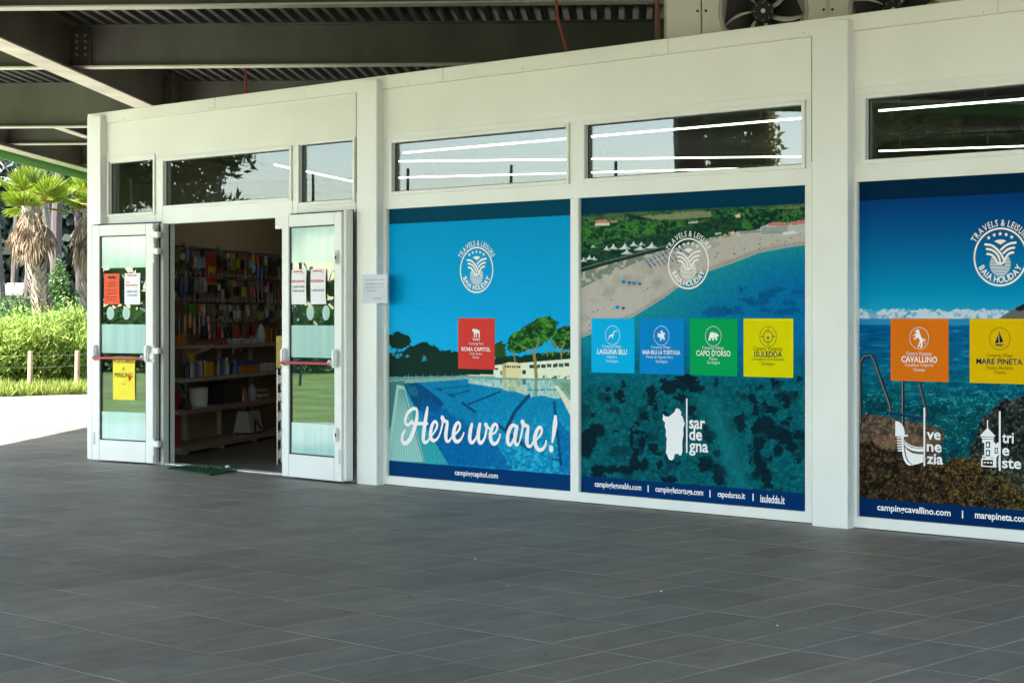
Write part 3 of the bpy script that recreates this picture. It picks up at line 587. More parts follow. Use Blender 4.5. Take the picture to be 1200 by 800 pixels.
# decks
A.poly(z3((85, -40), (30, 300), (28, 420), (395, 440), (240, 190), (140, 0), (118, -30)), C(46, 148, 156)); A.poly(z3((78, -50), (118, -40), (150, 60), (250, 425), (28, 412), (30, 300)), C(142, 188, 182))
for k in range(13):
    q = k/12; A.line(z3((92 + 24*q, -20), (40 + 205*q, 430)), 0.55 if k < 12 else 1.0, C(78, 132, 132) if k < 12 else C(60, 80, 90), 0.8)
A.poly(z3((1040, -40), (1062, -45), (1145, 60), (1145, 150), (1068, 0)), C(206, 208, 178)); A.poly(z3((1072, -60), (1150, -60), (1150, 40)), C(110, 140, 116))
A.grain(0.16, 1.6, 51, o=3, m=wm); A.grain(0.20, 1.7, 52, o=3, m=tm); A.grain(0.02, 2.5, 53); A.line(((450, 361.5), (680, 361.5)), 0.5, C(0, 110, 165), 0.25)
A.bands(C(0, 60, 84), C(0, 50, 98)); pos1 = A.build('window_poster', 'blue poster of a pool and umbrella pines with script lettering')

# ---- poster 2: beach and sea from the air
A = Art(*posters[1], 0.08, 2.25); X, Y = A.X, A.Y
shore = [(670, 400), (690, 392), (742, 371), (776, 350), (794, 337), (827, 319), (856, 309), (890, 296), (921, 290), (960, 285)]
sy = np.interp(X, [p[0] for p in shore], [p[1] for p in shore]); dY = Y - sy
g1 = np.clip(dY/70, 0, 1)[..., None]; A.I = C(22, 128, 142)*(1-g1) + C(0, 104, 150)*g1
A.put(dY > 0, C(0, 98, 152), np.clip((X - 800)/120, 0, 1)*np.clip(dY/40, 0, 1)*0.8)
g2 = np.clip((Y - 400)/60, 0, 1); A.put(dY > 0, C(2, 82, 88), g2*0.96); A.put(dY > 0, C(0, 88, 120), np.clip((X-860)/80, 0, 1)*np.clip((470-Y)/60, 0, 1)*g2*0.8)
tex = .5*fbm(X, Y, 5, 61, 5) + .5*fbm(X, Y, 1.9, 66, 3); A.put(dY > 0, C(2, 56, 66), np.clip((.52-tex)*5, 0, 1)*g2*0.75); A.put(dY > 0, C(20, 112, 112), np.clip((tex-.54)*7, 0, 1)*g2*0.6)
bl = fbm(X, Y, 16, 71, 4); A.put((Y > 445), C(6, 34, 44), np.clip((bl - .60)*14, 0, 1)*0.5)
zb = zz(675, 440, 5.0); zc = zz(805, 440, 4.703)
B1 = [(193, 80, 14, 16), (275, 50, 14, 26), (195, 138, 18, 20), (255, 115, 30, 30), (265, 145, 16, 18), (440, 95, 30, 34), (440, 145, 24, 26), (470, 185, 16, 16), (100, 232, 20, 20), (400, 240, 36, 26), (360, 275, 16, 18), (520, 180, 14, 10), (545, 70, 45, 34), (510, 30, 26, 16), (620, 45, 60, 40), (660, 20, 50, 30), (615, 130, 36, 24), (690, 80, 26, 20), (530, 225, 22, 16), (70, 370, 55, 60), (120, 320, 45, 42), (60, 440, 40, 40), (230, 320, 14, 16), (325, 360, 14, 70), (370, 330, 50, 16), (385, 400, 20, 50), (415, 355, 14, 14), (450, 420, 30, 30), (350, 450, 24, 24), (130, 550, 40, 34), (210, 550, 46, 26), (290, 550, 60, 26), (345, 515, 36, 50), (400, 525, 26, 38), (490, 525, 20, 36), (545, 605, 50, 20), (600, 515, 18, 14), (130, 585, 44, 12), (480, 460, 16, 14)]
B2 = [(20, 20, 36, 30), (50, 65, 42, 32), (160, 40, 12, 30), (20, 190, 30, 36), (395, 70, 24, 16), (490, 40, 30, 20), (360, 130, 26, 24), (380, 180, 18, 40), (430, 160, 22, 24), (470, 190, 40, 26), (290, 240, 36, 34), (300, 285, 30, 26), (380, 295, 40, 34), (430, 260, 60, 40), (480, 310, 70, 40), (545, 340, 50, 40), (580, 390, 40, 30), (395, 375, 38, 38), (505, 415, 28, 36), (460, 455, 20, 18), (130, 335, 34, 36), (95, 290, 24, 24), (165, 430, 24, 22), (100, 490, 42, 50), (175, 545, 40, 58), (390, 450, 24, 50), (410, 500, 30, 40), (350, 475, 14, 18), (440, 560, 36, 44), (450, 605, 30, 22), (380, 540, 30, 20), (540, 120, 26, 26), (550, 160, 20, 26), (600, 105, 14, 16), (575, 235, 18, 16), (620, 330, 36, 30), (500, 110, 20, 14), (620, 20, 26, 18), (340, 390, 14, 14), (540, 260, 26, 18), (610, 470, 18, 12)]
DK = C(4, 28, 38)
for k, (x_, y_, rx_, ry_) in enumerate(B1): A.ell(*zb((x_, y_))[0], rx_/5*.93, ry_/5*.93, DK, 0.92, jit=4.0, sc=3.2, seed=80, soft=0.25)
for k, (x_, y_, rx_, ry_) in enumerate(B2): A.ell(*zc((x_, y_))[0], rx_/4.7*.9, ry_/4.7*.9, DK, 0.88, jit=5.0, sc=3.0, seed=84, soft=0.3)
chan = np.exp(-((X - (845 + (Y-500)*0.35))/14)**2)*np.clip((Y-455)/30, 0, 1); A.put(chan > 0, C(14, 108, 114), chan*0.6)
zu = zz(800, 220, 4.444); tb = fbm(X, Y, 5, 91, 4, 2.6)
for x_, y_, rx_, ry_ in ((180, 645, 60, 22), (300, 535, 20, 10), (390, 595, 50, 16), (440, 560, 40, 18), (490, 530, 36, 16), (430, 635, 34, 12), (540, 640, 60, 16), (600, 545, 30, 12), (560, 600, 30, 10), (330, 580, 30, 12), (270, 640, 40, 14)): A.ell(*zu((x_, y_))[0], rx_/4.44, ry_/4.44, C(0, 66, 112), 0.55, jit=6, sc=2.6, seed=95, soft=0.9)
# land
sand = dY < 0; A.put(sand, C(172, 167, 160)); A.put(sand, C(140, 136, 130), np.clip((fbm(X, Y, 22, 101, 5) - .5)*3, 0, .6)); A.put((dY > -6) & sand, C(126, 108, 104), np.clip((dY+6)/6, 0, 1)*0.7)
A.put((np.abs(dY + .5) < 1.0), C(190, 205, 200), 0.35)
road = [(670, 321), (700, 312), (745, 300), (781, 291), (835, 278), (885, 269), (915, 264), (960, 258)]
ry = np.interp(X, [p[0] for p in road], [p[1] for p in road]); dr = Y - ry
sc_ = fbm(X, Y, 6, 111, 4); A.put((dr > 0) & (dr < 20*np.clip((790-X)/110, .15, 1)) & (sc_ > .46), C(92, 112, 96), 0.75)
A.put((dr < 0), C(34, 78, 52)); fo = fbm(X, Y, 5, 121, 5, 3.2)
f3 = fbm(X, Y, 1.8, 127, 3); A.put((dr < 0) & (fo > .53), C(56, 104, 56), 0.8); A.put((dr < 0) & (f3 > .6), C(78, 128, 66), .5); A.put((dr < 0) & (f3 < .4), C(14, 44, 34), .6); A.put((dr < 0) & (fo < .44), C(12, 42, 36), 0.85)
st = np.exp(-((Y - (272 - (X-680)*0.05))/7)**2); A.put((dr < 0) & (X < 880), C(58, 120, 44), st*0.8*np.clip((fo-.3)*3, 0, 1))
A.put((dr < 0) & (dr > -26) & (dr > -16 - 8*fo) & (X < 870), C(20, 48, 42), 0.6)
fl = fbm(X, Y, 30, 131, 3, 5); A.put((Y < 262 - (X-680)*0.07) & (fl > .45), C(112, 120, 92), 0.75*np.clip((fl-.45)*8, 0, 1)); A.put((Y < 258 - (X-680)*0.065), C(30, 74, 48), 0.4)
A.poly(zz(675, 220, 4.443)((330, 150), (560, 128), (700, 120), (700, 150), (560, 165), (430, 168)), C(124, 128, 98), 0.9, jit=1.5)
A.put((np.abs(dr) < 1.5) & (X < 795), C(26, 40, 40), 0.9); A.put((np.abs(dr + 3) < .8) & (X < 790), C(120, 130, 120), 0.6)
zt = zz(675, 220, 4.443)
for x_, y_, w_, h_ in ((160, 325, 20, 26), (195, 320, 24, 30), (255, 320, 32, 34), (300, 305, 26, 28), (265, 345, 30, 28), (335, 325, 36, 26), (395, 315, 34, 32), (340, 300, 20, 20), (40, 385, 22, 24), (70, 375, 24, 26), (95, 375, 18, 20), (90, 310, 14, 12)):
    A.poly(zt((x_-w_, y_), (x_-w_*.3, y_-h_*.45), (x_, y_-h_), (x_+w_*.3, y_-h_*.45), (x_+w_, y_)), C(196, 206, 206)); A.poly(zt((x_, y_-h_), (x_+w_*.3, y_-h_*.45), (x_+w_, y_), (x_+w_*.2, y_)), C(150, 165, 168), 0.7)
A.poly(zt((100, 170), (150, 163), (175, 180), (105, 185)), C(178, 120, 96)); A.poly(zt((100, 185), (175, 182), (175, 195), (100, 198)), C(190, 190, 176)); A.poly(zt((180, 168), (215, 170), (215, 180), (180, 182)), C(168, 128, 104))
r_ = np.random.default_rng(5)
for k in range(6):
    for j in range(10): A.ell(*zt((362 + j*21 + k*7, 395 - j*8 + k*9 - 20))[0], 1.5, 0.75, C(26, 74, 146) if (k+j) % 5 else C(60, 60, 66), 0.9)
for k in range(70):
    xx = r_.uniform(690, 940); yy = np.interp(xx, [p[0] for p in shore], [p[1] for p in shore]) - r_.uniform(3, 42)*(1 if xx < 800 else .45); A.ell(xx, yy, r_.uniform(.4, 1.3), r_.uniform(.4, .9), [C(40, 50, 60), C(30, 90, 160), C(150, 70, 60), C(60, 60, 60)][k % 4], 0.85)
for x_, y_ in ((216, 622), (302, 496), (248, 490)): A.ell(*zt((x_, y_))[0], 2.6, 2.2, C(20, 120, 190)); A.ell(*zt((x_+30, y_+4))[0], 2, 1.6, C(60, 70, 80))
zh = zz(800, 220, 4.444)
A.poly(zh((405, 205), (480, 178), (560, 185), (640, 165), (640, 235), (520, 245), (405, 250)), C(170, 176, 176)); 
for a_ in (((440, 188), (490, 178), (565, 188), (540, 202), (450, 200)), ((560, 178), (640, 165), (640, 185), (575, 196))): A.poly(zh(*a_), C(176, 118, 104))
for k in range(4): A.line(zh((412, 212 + k*9), (545, 206 + k*9)), 0.9, C(70, 88, 98), 0.8)
A.poly(zh((275, 140), (298, 136), (302, 155), (277, 158)), C(200, 186, 160)); A.poly(zh((28, 178), (80, 174), (80, 186), (28, 188)), C(180, 184, 176)); A.poly(zh((280, 225), (400, 222), (420, 235), (290, 240)), C(130, 138, 130))
for k in range(10): xx = 160 + r_.uniform(0, 130); A.ell(*zh((xx, 240 + r_.uniform(-8, 8)))[0], 2, 1.2, C(180, 190, 190) if k % 3 else C(190, 160, 90))
A.poly(zh((520, 232), (580, 222), (600, 238), (525, 248)), C(196, 204, 206))
A.grain(0.13, 1.5, 141, o=3, m=(dr < 0) | (dY > 0)); A.grain(.04, 1.5, 142); A.bands(C(0, 50, 76), C(0, 44, 92)); pos2 = A.build('window_poster', 'poster of a curved beach and dark seagrass in teal sea')

# ---- poster 3: rocky shore with bathing ladder
A = Art(*posters[2], 0.08, 2.25); X, Y = A.X, A.Y
g = np.clip((Y - 232)/118, 0, 1)[..., None]; A.I = C(0, 52, 112)*(1-g) + C(0, 134, 178)*g
g = np.clip((Y - 345)/28, 0, 1); A.put(Y > 345, C(52, 150, 186), g*0.8)
ct = 368.5 - 13*(fbm(X, Y*0+3, 11, 151, 4) - .2); cl = fbm(X, Y, 5, 155, 4, 3.6)
A.put((Y > ct - 1) & (Y < 373 + 2*cl) , C(188, 198, 210), np.clip((cl - .22)*4, 0, 1)*0.95); A.put((Y > ct + 4) & (Y < 373) & (cl < .48), C(120, 140, 166), 0.5)
A.put(Y > 373.5, C(36, 120, 166), 0.9)
hz_ = 380.6; sea = Y > hz_; d_ = Y - hz_
A.put(sea, C(0, 84, 136)); A.put(sea, C(4, 92, 112), np.clip(d_/70, 0, 1)); A.put(sea, C(4, 70, 72), np.clip((d_-60)/60, 0, 1))
wv = fbm(X, Y, 14, 161, 4, 2.2); A.put(sea, C(0, 54, 92), np.clip((.5-wv)*5, 0, 1)*0.6*np.clip(d_/10, 0, 1)); A.put(sea, C(70, 160, 184), np.clip((wv-.62)*6, 0, 1)*0.5)
cu = np.abs(fbm(X, Y, 9, 171, 3, 6) - .5); A.put(sea & (cu < .018), C(46, 160, 146), np.clip((d_-50)/35, 0, 1)*0.8); A.put(sea, C(2, 44, 52), np.clip((fbm(X, Y, 10, 175, 4)-.55)*6, 0, 1)*np.clip((d_-50)/40, 0, 1)*.8)
A.poly([(1170, 374), (1182, 366), (1192, 359), (1215, 352), (1300, 340), (1300, 380), (1172, 376)], C(92, 96, 92), jit=1.5); A.poly([(1188, 362), (1200, 356), (1215, 350), (1300, 338), (1300, 344), (1215, 356), (1195, 365)], C(28, 36, 30), jit=1)
rk = fbm(X, Y, 6, 181, 5); fine = fbm(X, Y, 2.4, 185, 4)
def rock(P, c0, c1, c2, jit=4, seed=1):
    Xj = X + (fbm(X, Y, 9, seed)-.5)*jit*2; Yj = Y + (fbm(X, Y, 9, seed+7)-.5)*jit*2; m = inpoly(Xj, Yj, P); t = np.clip((0.6*rk+0.4*fine-.3)*2.5, 0, 1)[..., None]
    A.put(m, c0); A.I = np.where(m[..., None], c0*(1-t) + c1*t, A.I); A.put(m & (fine > .64), c2, 0.6)
rock([(1140, 520), (1150, 492), (1175, 470), (1200, 462), (1400, 440), (1400, 620), (1120, 620), (1125, 560)], C(8, 12, 14), C(52, 56, 50), C(96, 104, 96), seed=191)
rock([(1105, 600), (1108, 540), (1125, 535), (1150, 542), (1180, 560), (1230, 600), (1230, 640), (1100, 640)], C(14, 13, 8), C(70, 56, 28), C(140, 104, 50), seed=195)
rock([(1000, 482), (1030, 486), (1104, 502), (1107, 508), (1102, 532), (1095, 560), (1080, 640), (1000, 640)], C(50, 40, 33), C(104, 84, 70), C(138, 116, 100), jit=2.5, seed=199)
rock([(1000, 520), (1020, 518), (1040, 528), (1070, 530), (1095, 545), (1130, 540), (1160, 550), (1175, 580), (1210, 610), (1210, 640), (1000, 640)], C(16, 13, 10), C(58, 46, 30), C(104, 84, 54), jit=6, seed=203)
str_ = np.abs(fbm(X - Y*.3, Y, 5, 207, 4) - .5); A.put((Y > 535) & (X > 1080) & (str_ < .02), C(150, 112, 44), 0.6); A.put((Y > 530) & (X > 1150) & (str_ < .03) & (fine > .5), C(60, 96, 80), 0.6)
A.line([(1075, 600), (1080, 575), (1088, 548)], 1.8, C(10, 9, 8), 0.8); A.poly([(1022, 516), (1028, 508), (1090, 512), (1098, 520), (1080, 530), (1050, 526)], C(120, 88, 66), 0.5, jit=3, sc=6)
RL, RD = C(140, 142, 142), C(26, 30, 33)
for pts, w in ((((1009, 496), (1008, 440), (1009, 424), (1013, 417), (1021, 416), (1024, 421), (1043, 475), (1044, 482)), 3.0), (((1058, 500), (1058, 445)), 3.2), (((1077, 448), (1085, 478), (1086, 488)), 2.6)): A.line(pts, w*1.25, RD); A.line([(x_-.7, y_) for x_, y_ in pts], w*.32, RL)
A.line([(1012, 494), (1018, 483)], 1.6, RD); A.line([(1044, 484), (1084, 490)], 3.0, C(16, 44, 78)); A.line([(1044, 482.5), (1084, 488.5)], .8, C(50, 90, 130), .7)
A.grain(0.22, 1.6, 211, o=3, m=(Y > 500)); A.grain(0.05, 1.6, 212, m=(Y < 500) & (Y > 381)); A.grain(.015, 3, 213); A.bands(C(0, 34, 62), C(0, 38, 82)); pos3 = A.build('window_poster', 'poster of a clear rocky sea shore with a steel bathing ladder')

# ---- lettering and marks
WH = ink((228, 230, 236), INK); WARM = ink((226, 222, 214), INK); NAVY = ink((12, 26, 66), INK); THIN = ink((196, 214, 222), INK)
def text_geo(body, bold=0.0):
    cu = bpy.data.curves.new('t', 'FONT'); cu.body = body; cu.size = 1; cu.resolution_u = 3; cu.offset = bold; cu.fill_mode = 'FRONT'
    o = bpy.data.objects.new('t', cu); COL.objects.link(o); bpy.context.view_layer.update()
    me = o.to_mesh(); v = [(p.co.x, p.co.y) for p in me.vertices]; f = [tuple(q.vertices) for q in me.polygons]
    o.to_mesh_clear(); bpy.data.objects.remove(o); bpy.data.curves.remove(cu); return v, f
def lettering(body, box, y, mat, par, bold=0.0, M=None, name='lettering', rel=None):
    """flat letters fitted to box = (x0, x1, z0, z1); rel gives the body whose height counts as the full box"""
    v, f = text_geo(body, bold); xs = [p[0] for p in v]; ys = [p[1] for p in v]; ya, yb = min(ys), max(ys)
    x0, x1, z0, z1 = box; kx = (x1-x0)/(max(xs)-min(xs)); kz = (z1-z0)/(yb-ya)
    m_ = MB(); m_.add([(x0 + (a-min(xs))*kx, y, z0 + (b-ya)*kz) for a, b in v], f, M=M)
    return m_.build(name, mat, par)
def pxbox(x0, x1, y0, y1, yp=YT):               # photo pixel box at its own centre -> façade box
    c = (x0+x1)/2; a, b = fp(x0, 370, yp).x, fp(x1, 370, yp).x; return (a, b, fp(c, y1, yp).z, fp(c, y0, yp).z)
def catmull(P, n=6):
    P = [np.array(p, float) for p in P]; P = [2*P[0]-P[1]] + P + [2*P[-1]-P[-2]]; out = []
    for i in range(1, len(P)-2):
        for k in range(n):
            t = k/n; out.append(.5*((2*P[i]) + (-P[i-1]+P[i+1])*t + (2*P[i-1]-5*P[i]+4*P[i+1]-P[i+2])*t*t + (-P[i-1]+3*P[i]-3*P[i+1]+P[i+2])*t**3))
    return out + [P[-2]]
SK = [0]
def stroke(m_, P, y, n=6):                      # P: (x, z, width) -> flat ribbon with round ends
    SK[0] = (SK[0] + 1) % 9; y -= 0.0002*SK[0]; Q = catmull(P, n); L = len(Q); vs = []
    for i, q in enumerate(Q):
        d = Q[min(i+1, L-1)][:2] - Q[max(i-1, 0)][:2]; d = d/(np.hypot(*d) + 1e-9); w = q[2]/2; yi = y - 1.2e-5*i; vs += [(q[0]-d[1]*w, yi, q[1]+d[0]*w), (q[0]+d[1]*w, yi, q[1]-d[0]*w)]
    m_.add(vs, [(2*i, 2*i+1, 2*i+3, 2*i+2) for i in range(L-1)])
    for e in (0, L-1):
        q = Q[e]; m_.poly([(q[0]+q[2]/2*math.cos(t*math.pi/5), y - 1.2e-5*e - 0.00012, q[1]+q[2]/2*math.sin(t*math.pi/5)) for t in range(10)])
def ring(m_, cx, cz, r, w, y, n=48):
    m_.add([(cx+k*math.cos(2*math.pi*i/n), y, cz+k*math.sin(2*math.pi*i/n)) for k in (r-w/2, r+w/2) for i in range(n)], [(i, (i+1) % n, n+(i+1) % n, n+i) for i in range(n)])
def arc_text(m_, body, cx, cz, r, a0, a1, h, y, out=True, bold=0.0):
    g = [(c, text_geo(c, bold)) if c != ' ' else (c, None) for c in body]; wd = [0.28 if q is None else max(p[0] for p in q[0]) - min(p[0] for p in q[0]) + .11 for c, q in g]
    tot = sum(wd); pos = 0
    for (c, q), w in zip(g, wd):
        t = a0 + (a1-a0)*(pos + w/2)/tot; pos += w
        if q is None: continue
        x0 = min(p[0] for p in q[0]); ww = w - .11; k = abs(a1-a0)*r/tot
        vs = []
        for px_, py_ in q[0]:
            lx = (px_-x0-ww/2)*k; lz = py_*h/0.73
            if out: rad, tan = r + lz, -lx
            else: rad, tan = r - lz, lx
            vs.append((cx + rad*math.cos(t) - tan*math.sin(t), y, cz + rad*math.sin(t) + tan*math.cos(t)))
        m_.add(vs, q[1])
def logo(par, cx, cz, r, mat):
    cx *= SB; y = YC; m_ = MB(); ring(m_, cx, cz, r, r*.065, y); m_.build('emblem_ring', mat, par)
    m_ = MB(); arc_text(m_, 'TRAVELS & LEISURE', cx, cz, r*1.085, R(152), R(28), r*.24, y, True, .012); m_.build('lettering', mat, par)
    m_ = MB(); arc_text(m_, 'BAIA HOLIDAY', cx, cz, r*.90, R(202), R(338), r*.23, y, False, .025); m_.build('lettering', mat, par)
    k = r/240; L = lambda x, yy: (cx + (x-455)*k, cz + (452-yy)*k)
    for q, a in enumerate((122, 106, 90, 74, 58)):
        sx, sz = cx + r*.83*math.cos(R(a)), cz + r*.83*math.sin(R(a)) - r*.02; s_ = MB()
        s_.poly([(sx + r*(.085 if i % 2 == 0 else .036)*math.sin(math.pi*i/5), y, sz + r*(.085 if i % 2 == 0 else .036)*math.cos(math.pi*i/5)) for i in range(10)]); s_.build('star', mat, par)
    m_ = MB(); w = 19*k
    for P in (((318, 343), (375, 352), (425, 385), (465, 430), (485, 470), (497, 492)), ((332, 382), (375, 390), (415, 415), (445, 455), (458, 508)), ((337, 424), (375, 432), (410, 462), (430, 500), (455, 512)), ((597, 335), (545, 342), (500, 362), (465, 390)), ((585, 377), (545, 383), (510, 400), (487, 420)), ((575, 417), (545, 422), (520, 440), (500, 470), (490, 495), (460, 512))): stroke(m_, [(*L(*p), w) for p in P], y, 5)
    m_.poly([(a, y, b) for a, b in (L(400, 318), L(430, 308), L(458, 305), L(485, 308), L(512, 318), L(458, 348))])
    m_.build('palm_mark', mat, par)
    m_ = MB()
    for q in range(13):
        yy = 455 + q*12.2; hw = math.sqrt(max(0, 100**2 - (yy-510)**2))*.97
        segs = [(455-hw, 455+hw)] if yy > 520 else [(455-hw, 400 + (yy-455)*.65), (505 - (yy-455)*.1, 455+hw)]
        for a_, b__ in segs:
            if b__ > a_: p0, p1 = L(a_, yy), L(b__, yy+6.4); m_.poly([(p0[0], y, p0[1]), (p1[0], y, p0[1]), (p1[0], y, p1[1]), (p0[0], y, p1[1])])
    m_.build('wave_lines', mat, par)
for par, (cx, cz), mt in ((pos1, (-9.845, 1.738), WARM), (pos2, (-7.782, 1.747), WH), (pos3, (-5.392, 1.741), WARM)): logo(par, cx, cz, 0.175, mt)

ICON = {
 'gull': [[(-.62, -.5), (-.45, -.05), (-.1, .12), (.0, .02), (.1, .35), (.35, .52), (.72, .38), (.3, .42), (.16, .2), (.08, -.12), (.02, -.42), (-.08, -.14), (-.32, -.12)]],
 'turtle': [[(-.18, .42), (.02, .55), (.2, .42), (.22, .28), (.42, .3), (.5, .2), (.36, .08), (.34, -.1), (.48, -.32), (.36, -.5), (.22, -.3), (.02, -.34), (-.08, -.55), (-.2, -.5), (-.16, -.24), (-.36, -.18), (-.56, -.02), (-.4, .1), (-.6, .26), (-.3, .24), (-.14, .2), (.02, .32)]],
 'bear': [[(-.62, -.46), (-.5, .0), (-.38, .36), (-.1, .42), (.2, .34), (.42, .3), (.66, .12), (.66, -.02), (.44, -.06), (.5, -.4), (.32, -.42), (.22, -.16), (.04, -.18), (.1, -.44), (-.1, -.44), (-.16, -.18), (-.3, -.2), (-.36, -.44)]],
 'wolf': [[(-.62, .42), (-.5, .62), (-.3, .56), (.3, .5), (.58, .3), (.58, -.4), (.42, -.4), (.4, .0), (.3, .12), (.14, .08), (.1, -.4), (-.02, -.4), (-.04, .02), (-.2, .02), (-.24, -.4), (-.36, -.4), (-.36, .2), (-.56, .28)], [(-.6, -.52), (.64, -.52), (.64, -.58), (-.6, -.58)], [(-.5, -.68), (.54, -.68), (.54, -.74), (-.5, -.74)]],
 'horse': [[(-.42, .62), (-.2, .82), (.0, .74), (.1, .4), (.22, .1), (.42, -.1), (.46, -.3), (.34, -.42), (.36, -.66), (.26, -.9), (.1, -.86), (.2, -.62), (.14, -.4), (.06, -.62), (-.04, -.88), (-.16, -.8), (-.02, -.5), (.08, -.22), (-.06, .02), (-.26, .0), (-.5, -.16), (-.58, -.06), (-.34, .14), (-.42, .3), (-.56, .16), (-.6, .28), (-.3, .42), (-.2, .56), (-.42, .5)], [(.46, -.1), (.62, -.02), (.66, -.2), (.58, -.5), (.66, -.56), (.56, -.2), (.48, -.2)]],
 'boat': [[(-.12, .78), (.36, -.28), (-.02, -.36), (-.06, .2)], [(-.18, .4), (-.1, -.36), (-.48, -.44)], [(-.56, -.52), (.4, -.44), (.2, -.56), (-.3, -.62)], [(-.2, -.66), (.1, -.68), (.62, -.5), (.3, -.58)]]}
def card(par, x0, x1, col, icon, lines, dark=False, z0=0.965, z1=1.362, spans=None):
    x0 *= SB; x1 *= SB
    c_ = MB(); c_.box(x0, x1, YC - 0.0004, YC + 0.001, z0, z1); cd = c_.build('card', ink(col, INK), par)
    w, h = x1-x0, z1-z0; tone = NAVY if dark else WH; thin = ink((70, 66, 20), INK) if dark else THIN
    m_ = MB(); cx, cz, r = (x0+x1)/2, z1 - .31*h, .172*h; ring(m_, cx, cz, r, .0032, YT)
    if icon != 'wolf': m_.build('icon_ring', thin, cd)
    m_ = MB()
    if icon == 'sun':
        for q in range(16):
            a = math.pi*q/8; ca, sa = math.cos(a), math.sin(a); r0, r1 = (.42, .84) if q % 4 == 0 else (.48, .66); k = .05
            m_.poly([(cx + r*(ca*p - sa*s_), YT, cz + r*(sa*p + ca*s_)) for p, s_ in ((r0, -k), (r1, -k), (r1, k), (r0, k))])
        m_.poly([(cx + r*a, YT, cz + r*b) for a, b in ((-.14, .0), (.14, .0), (.1, -.16), (.0, -.26), (-.1, -.16))])
    else:
        for P in ICON[icon]: m_.poly([(cx + r*a, YT, cz + r*b) for a, b in P])
    m_.build('icon', tone, cd)
    for (t, u0, u1, v0, v1, b) in lines:
        lettering(t, (x0 + u0*w, x0 + u1*w, z1 - v1*h, z1 - v0*h), YT, tone if b else thin, cd, .018 if b else .0)
card(pos1, -10.045, -9.65, (196, 58, 50), 'wolf', [('Camping Park', .30, .70, .475, .535, 0), ('ROMA CAPITOL', .10, .89, .57, .65, 1), ('Della Bolina', .33, .67, .675, .72, 0), ('Roma', .41, .58, .745, .79, 0)])
card(pos2, -8.672, -8.266, (0, 162, 214), 'gull', [('Camping Village', .26, .70, .49, .55, 0), ('LAGUNA BLU', .14, .83, .565, .66, 1), ('Alghero', .36, .60, .685, .74, 0), ('Sardegna', .35, .63, .755, .82, 0)])
card(pos2, -8.218, -7.82, (0, 122, 190), 'turtle', [('Camping Village', .26, .70, .49, .55, 0), ('BAIA BLU LA TORTUGA', .07, .92, .57, .645, 1), ('Pineta di Vignola Mare', .16, .76, .67, .73, 0), ('Sardegna', .37, .64, .745, .81, 0)])
card(pos2, -7.768, -7.36, (0, 148, 78), 'bear', [('Camping Village', .27, .72, .485, .555, 0), ('CAPO D\u2019ORSO', .14, .86, .56, .66, 1), ('Palau', .42, .58, .675, .73, 0), ('Sardegna', .37, .64, .745, .81, 0)])
card(pos2, -7.308, -6.904, (204, 196, 0), 'sun', [('Centro Vacanze', .20, .79, .475, .55, 0), ('ISULEDDA', .22, .78, .56, .66, 1), ('Cannigione di Arzachena', .17, .83, .67, .73, 0), ('Sardegna', .37, .63, .745, .81, 0)], True)
card(pos3, -6.158, -5.745, (204, 104, 18), 'horse', [('Centro Vacanze', .28, .71, .525, .585, 0), ('CAVALLINO', .19, .81, .60, .70, 1), ('Cavallino Treporti', .25, .74, .72, .775, 0), ('Venezia', .39, .60, .79, .84, 0)])
card(pos3, -5.598, -5.19, (206, 168, 0), 'boat', [('Camping Village', .28, .71, .54, .60, 0), ('MARE PINETA', .11, .87, .615, .705, 1), ('Duino Aurisina', .28, .72, .725, .785, 0), ('Trieste', .40, .60, .80, .85, 0)], True)
# web addresses in the foot bands
def foot_text(par, body, x0, x1, b=.02): lettering(body, (fp(x0, 370, YT).x, fp(x1, 370, YT).x, 0.113, 0.168 if any(c in body for c in 'lbdfthk') else 0.155), YT, WH, par, b)
foot_text(pos1, 'campingcapitol.com', 533, 583.5)
for t, a, b in (('campinglagunablu.com', 697, 751.5), ('campinglatortuga.com', 768, 824), ('capodorso.it', 841, 873), ('isuledda.it', 891, 919.5)): foot_text(pos2, t, a, b)
for t, a, b in (('campingcavallino.com', 1028, 1114), ('marepineta.com', 1142.5, 1205)): foot_text(pos3, t, a, b)
def vbar(par, x, w=.009, z0=.118, z1=.168): c = fp(x, 370, YT).x; MB().poly([(c-w/2, YT, z0), (c+w/2, YT, z0), (c+w/2, YT, z1), (c-w/2, YT, z1)]).build('divider', WH, par)
for x in (759.5, 832, 882.5): vbar(pos2, x)
vbar(pos3, 1128)
# region marks: outline, bar and stacked syllables
def region(par, xbar, zb0, zb1, syl, xt, zt, zh, zk):
    vbar(par, xbar, .0125, zb0, zb1)
    for k, (t, wd) in enumerate(syl):
        x0 = fp(xt, 370, YT).x; base = zt - k*zh; v, f = text_geo(t, .022); xs = [p[0] for p in v]; kz = zk; kx = wd/(max(xs)-min(xs))
        MB().add([(x0 + (a-min(xs))*kx, YT, base + b*kz/.73) for a, b in v], f).build('lettering', WH, par)
def poly_px(m_, P, ox, oy, k, y=YT):
    m_.poly([tuple(fp(ox + a/k, oy + b/k, y)) for a, b in P])
region(pos2, 804.8, .418, .80, (('sar', .14), ('de', .112), ('gna', .166)), 807.6, .592, .081, .088)
sard = [(590, 190), (607, 197), (618, 215), (614, 228), (627, 245), (630, 262), (637, 280), (628, 310), (630, 345), (622, 395), (624, 440), (617, 466), (606, 467), (600, 457), (583, 458), (578, 462), (574, 485), (560, 496), (543, 488), (536, 468), (526, 450), (530, 420), (530, 390), (533, 372), (526, 350), (527, 320), (520, 295), (522, 275), (508, 258), (510, 225), (522, 238), (545, 240), (562, 225), (578, 212), (583, 196)]
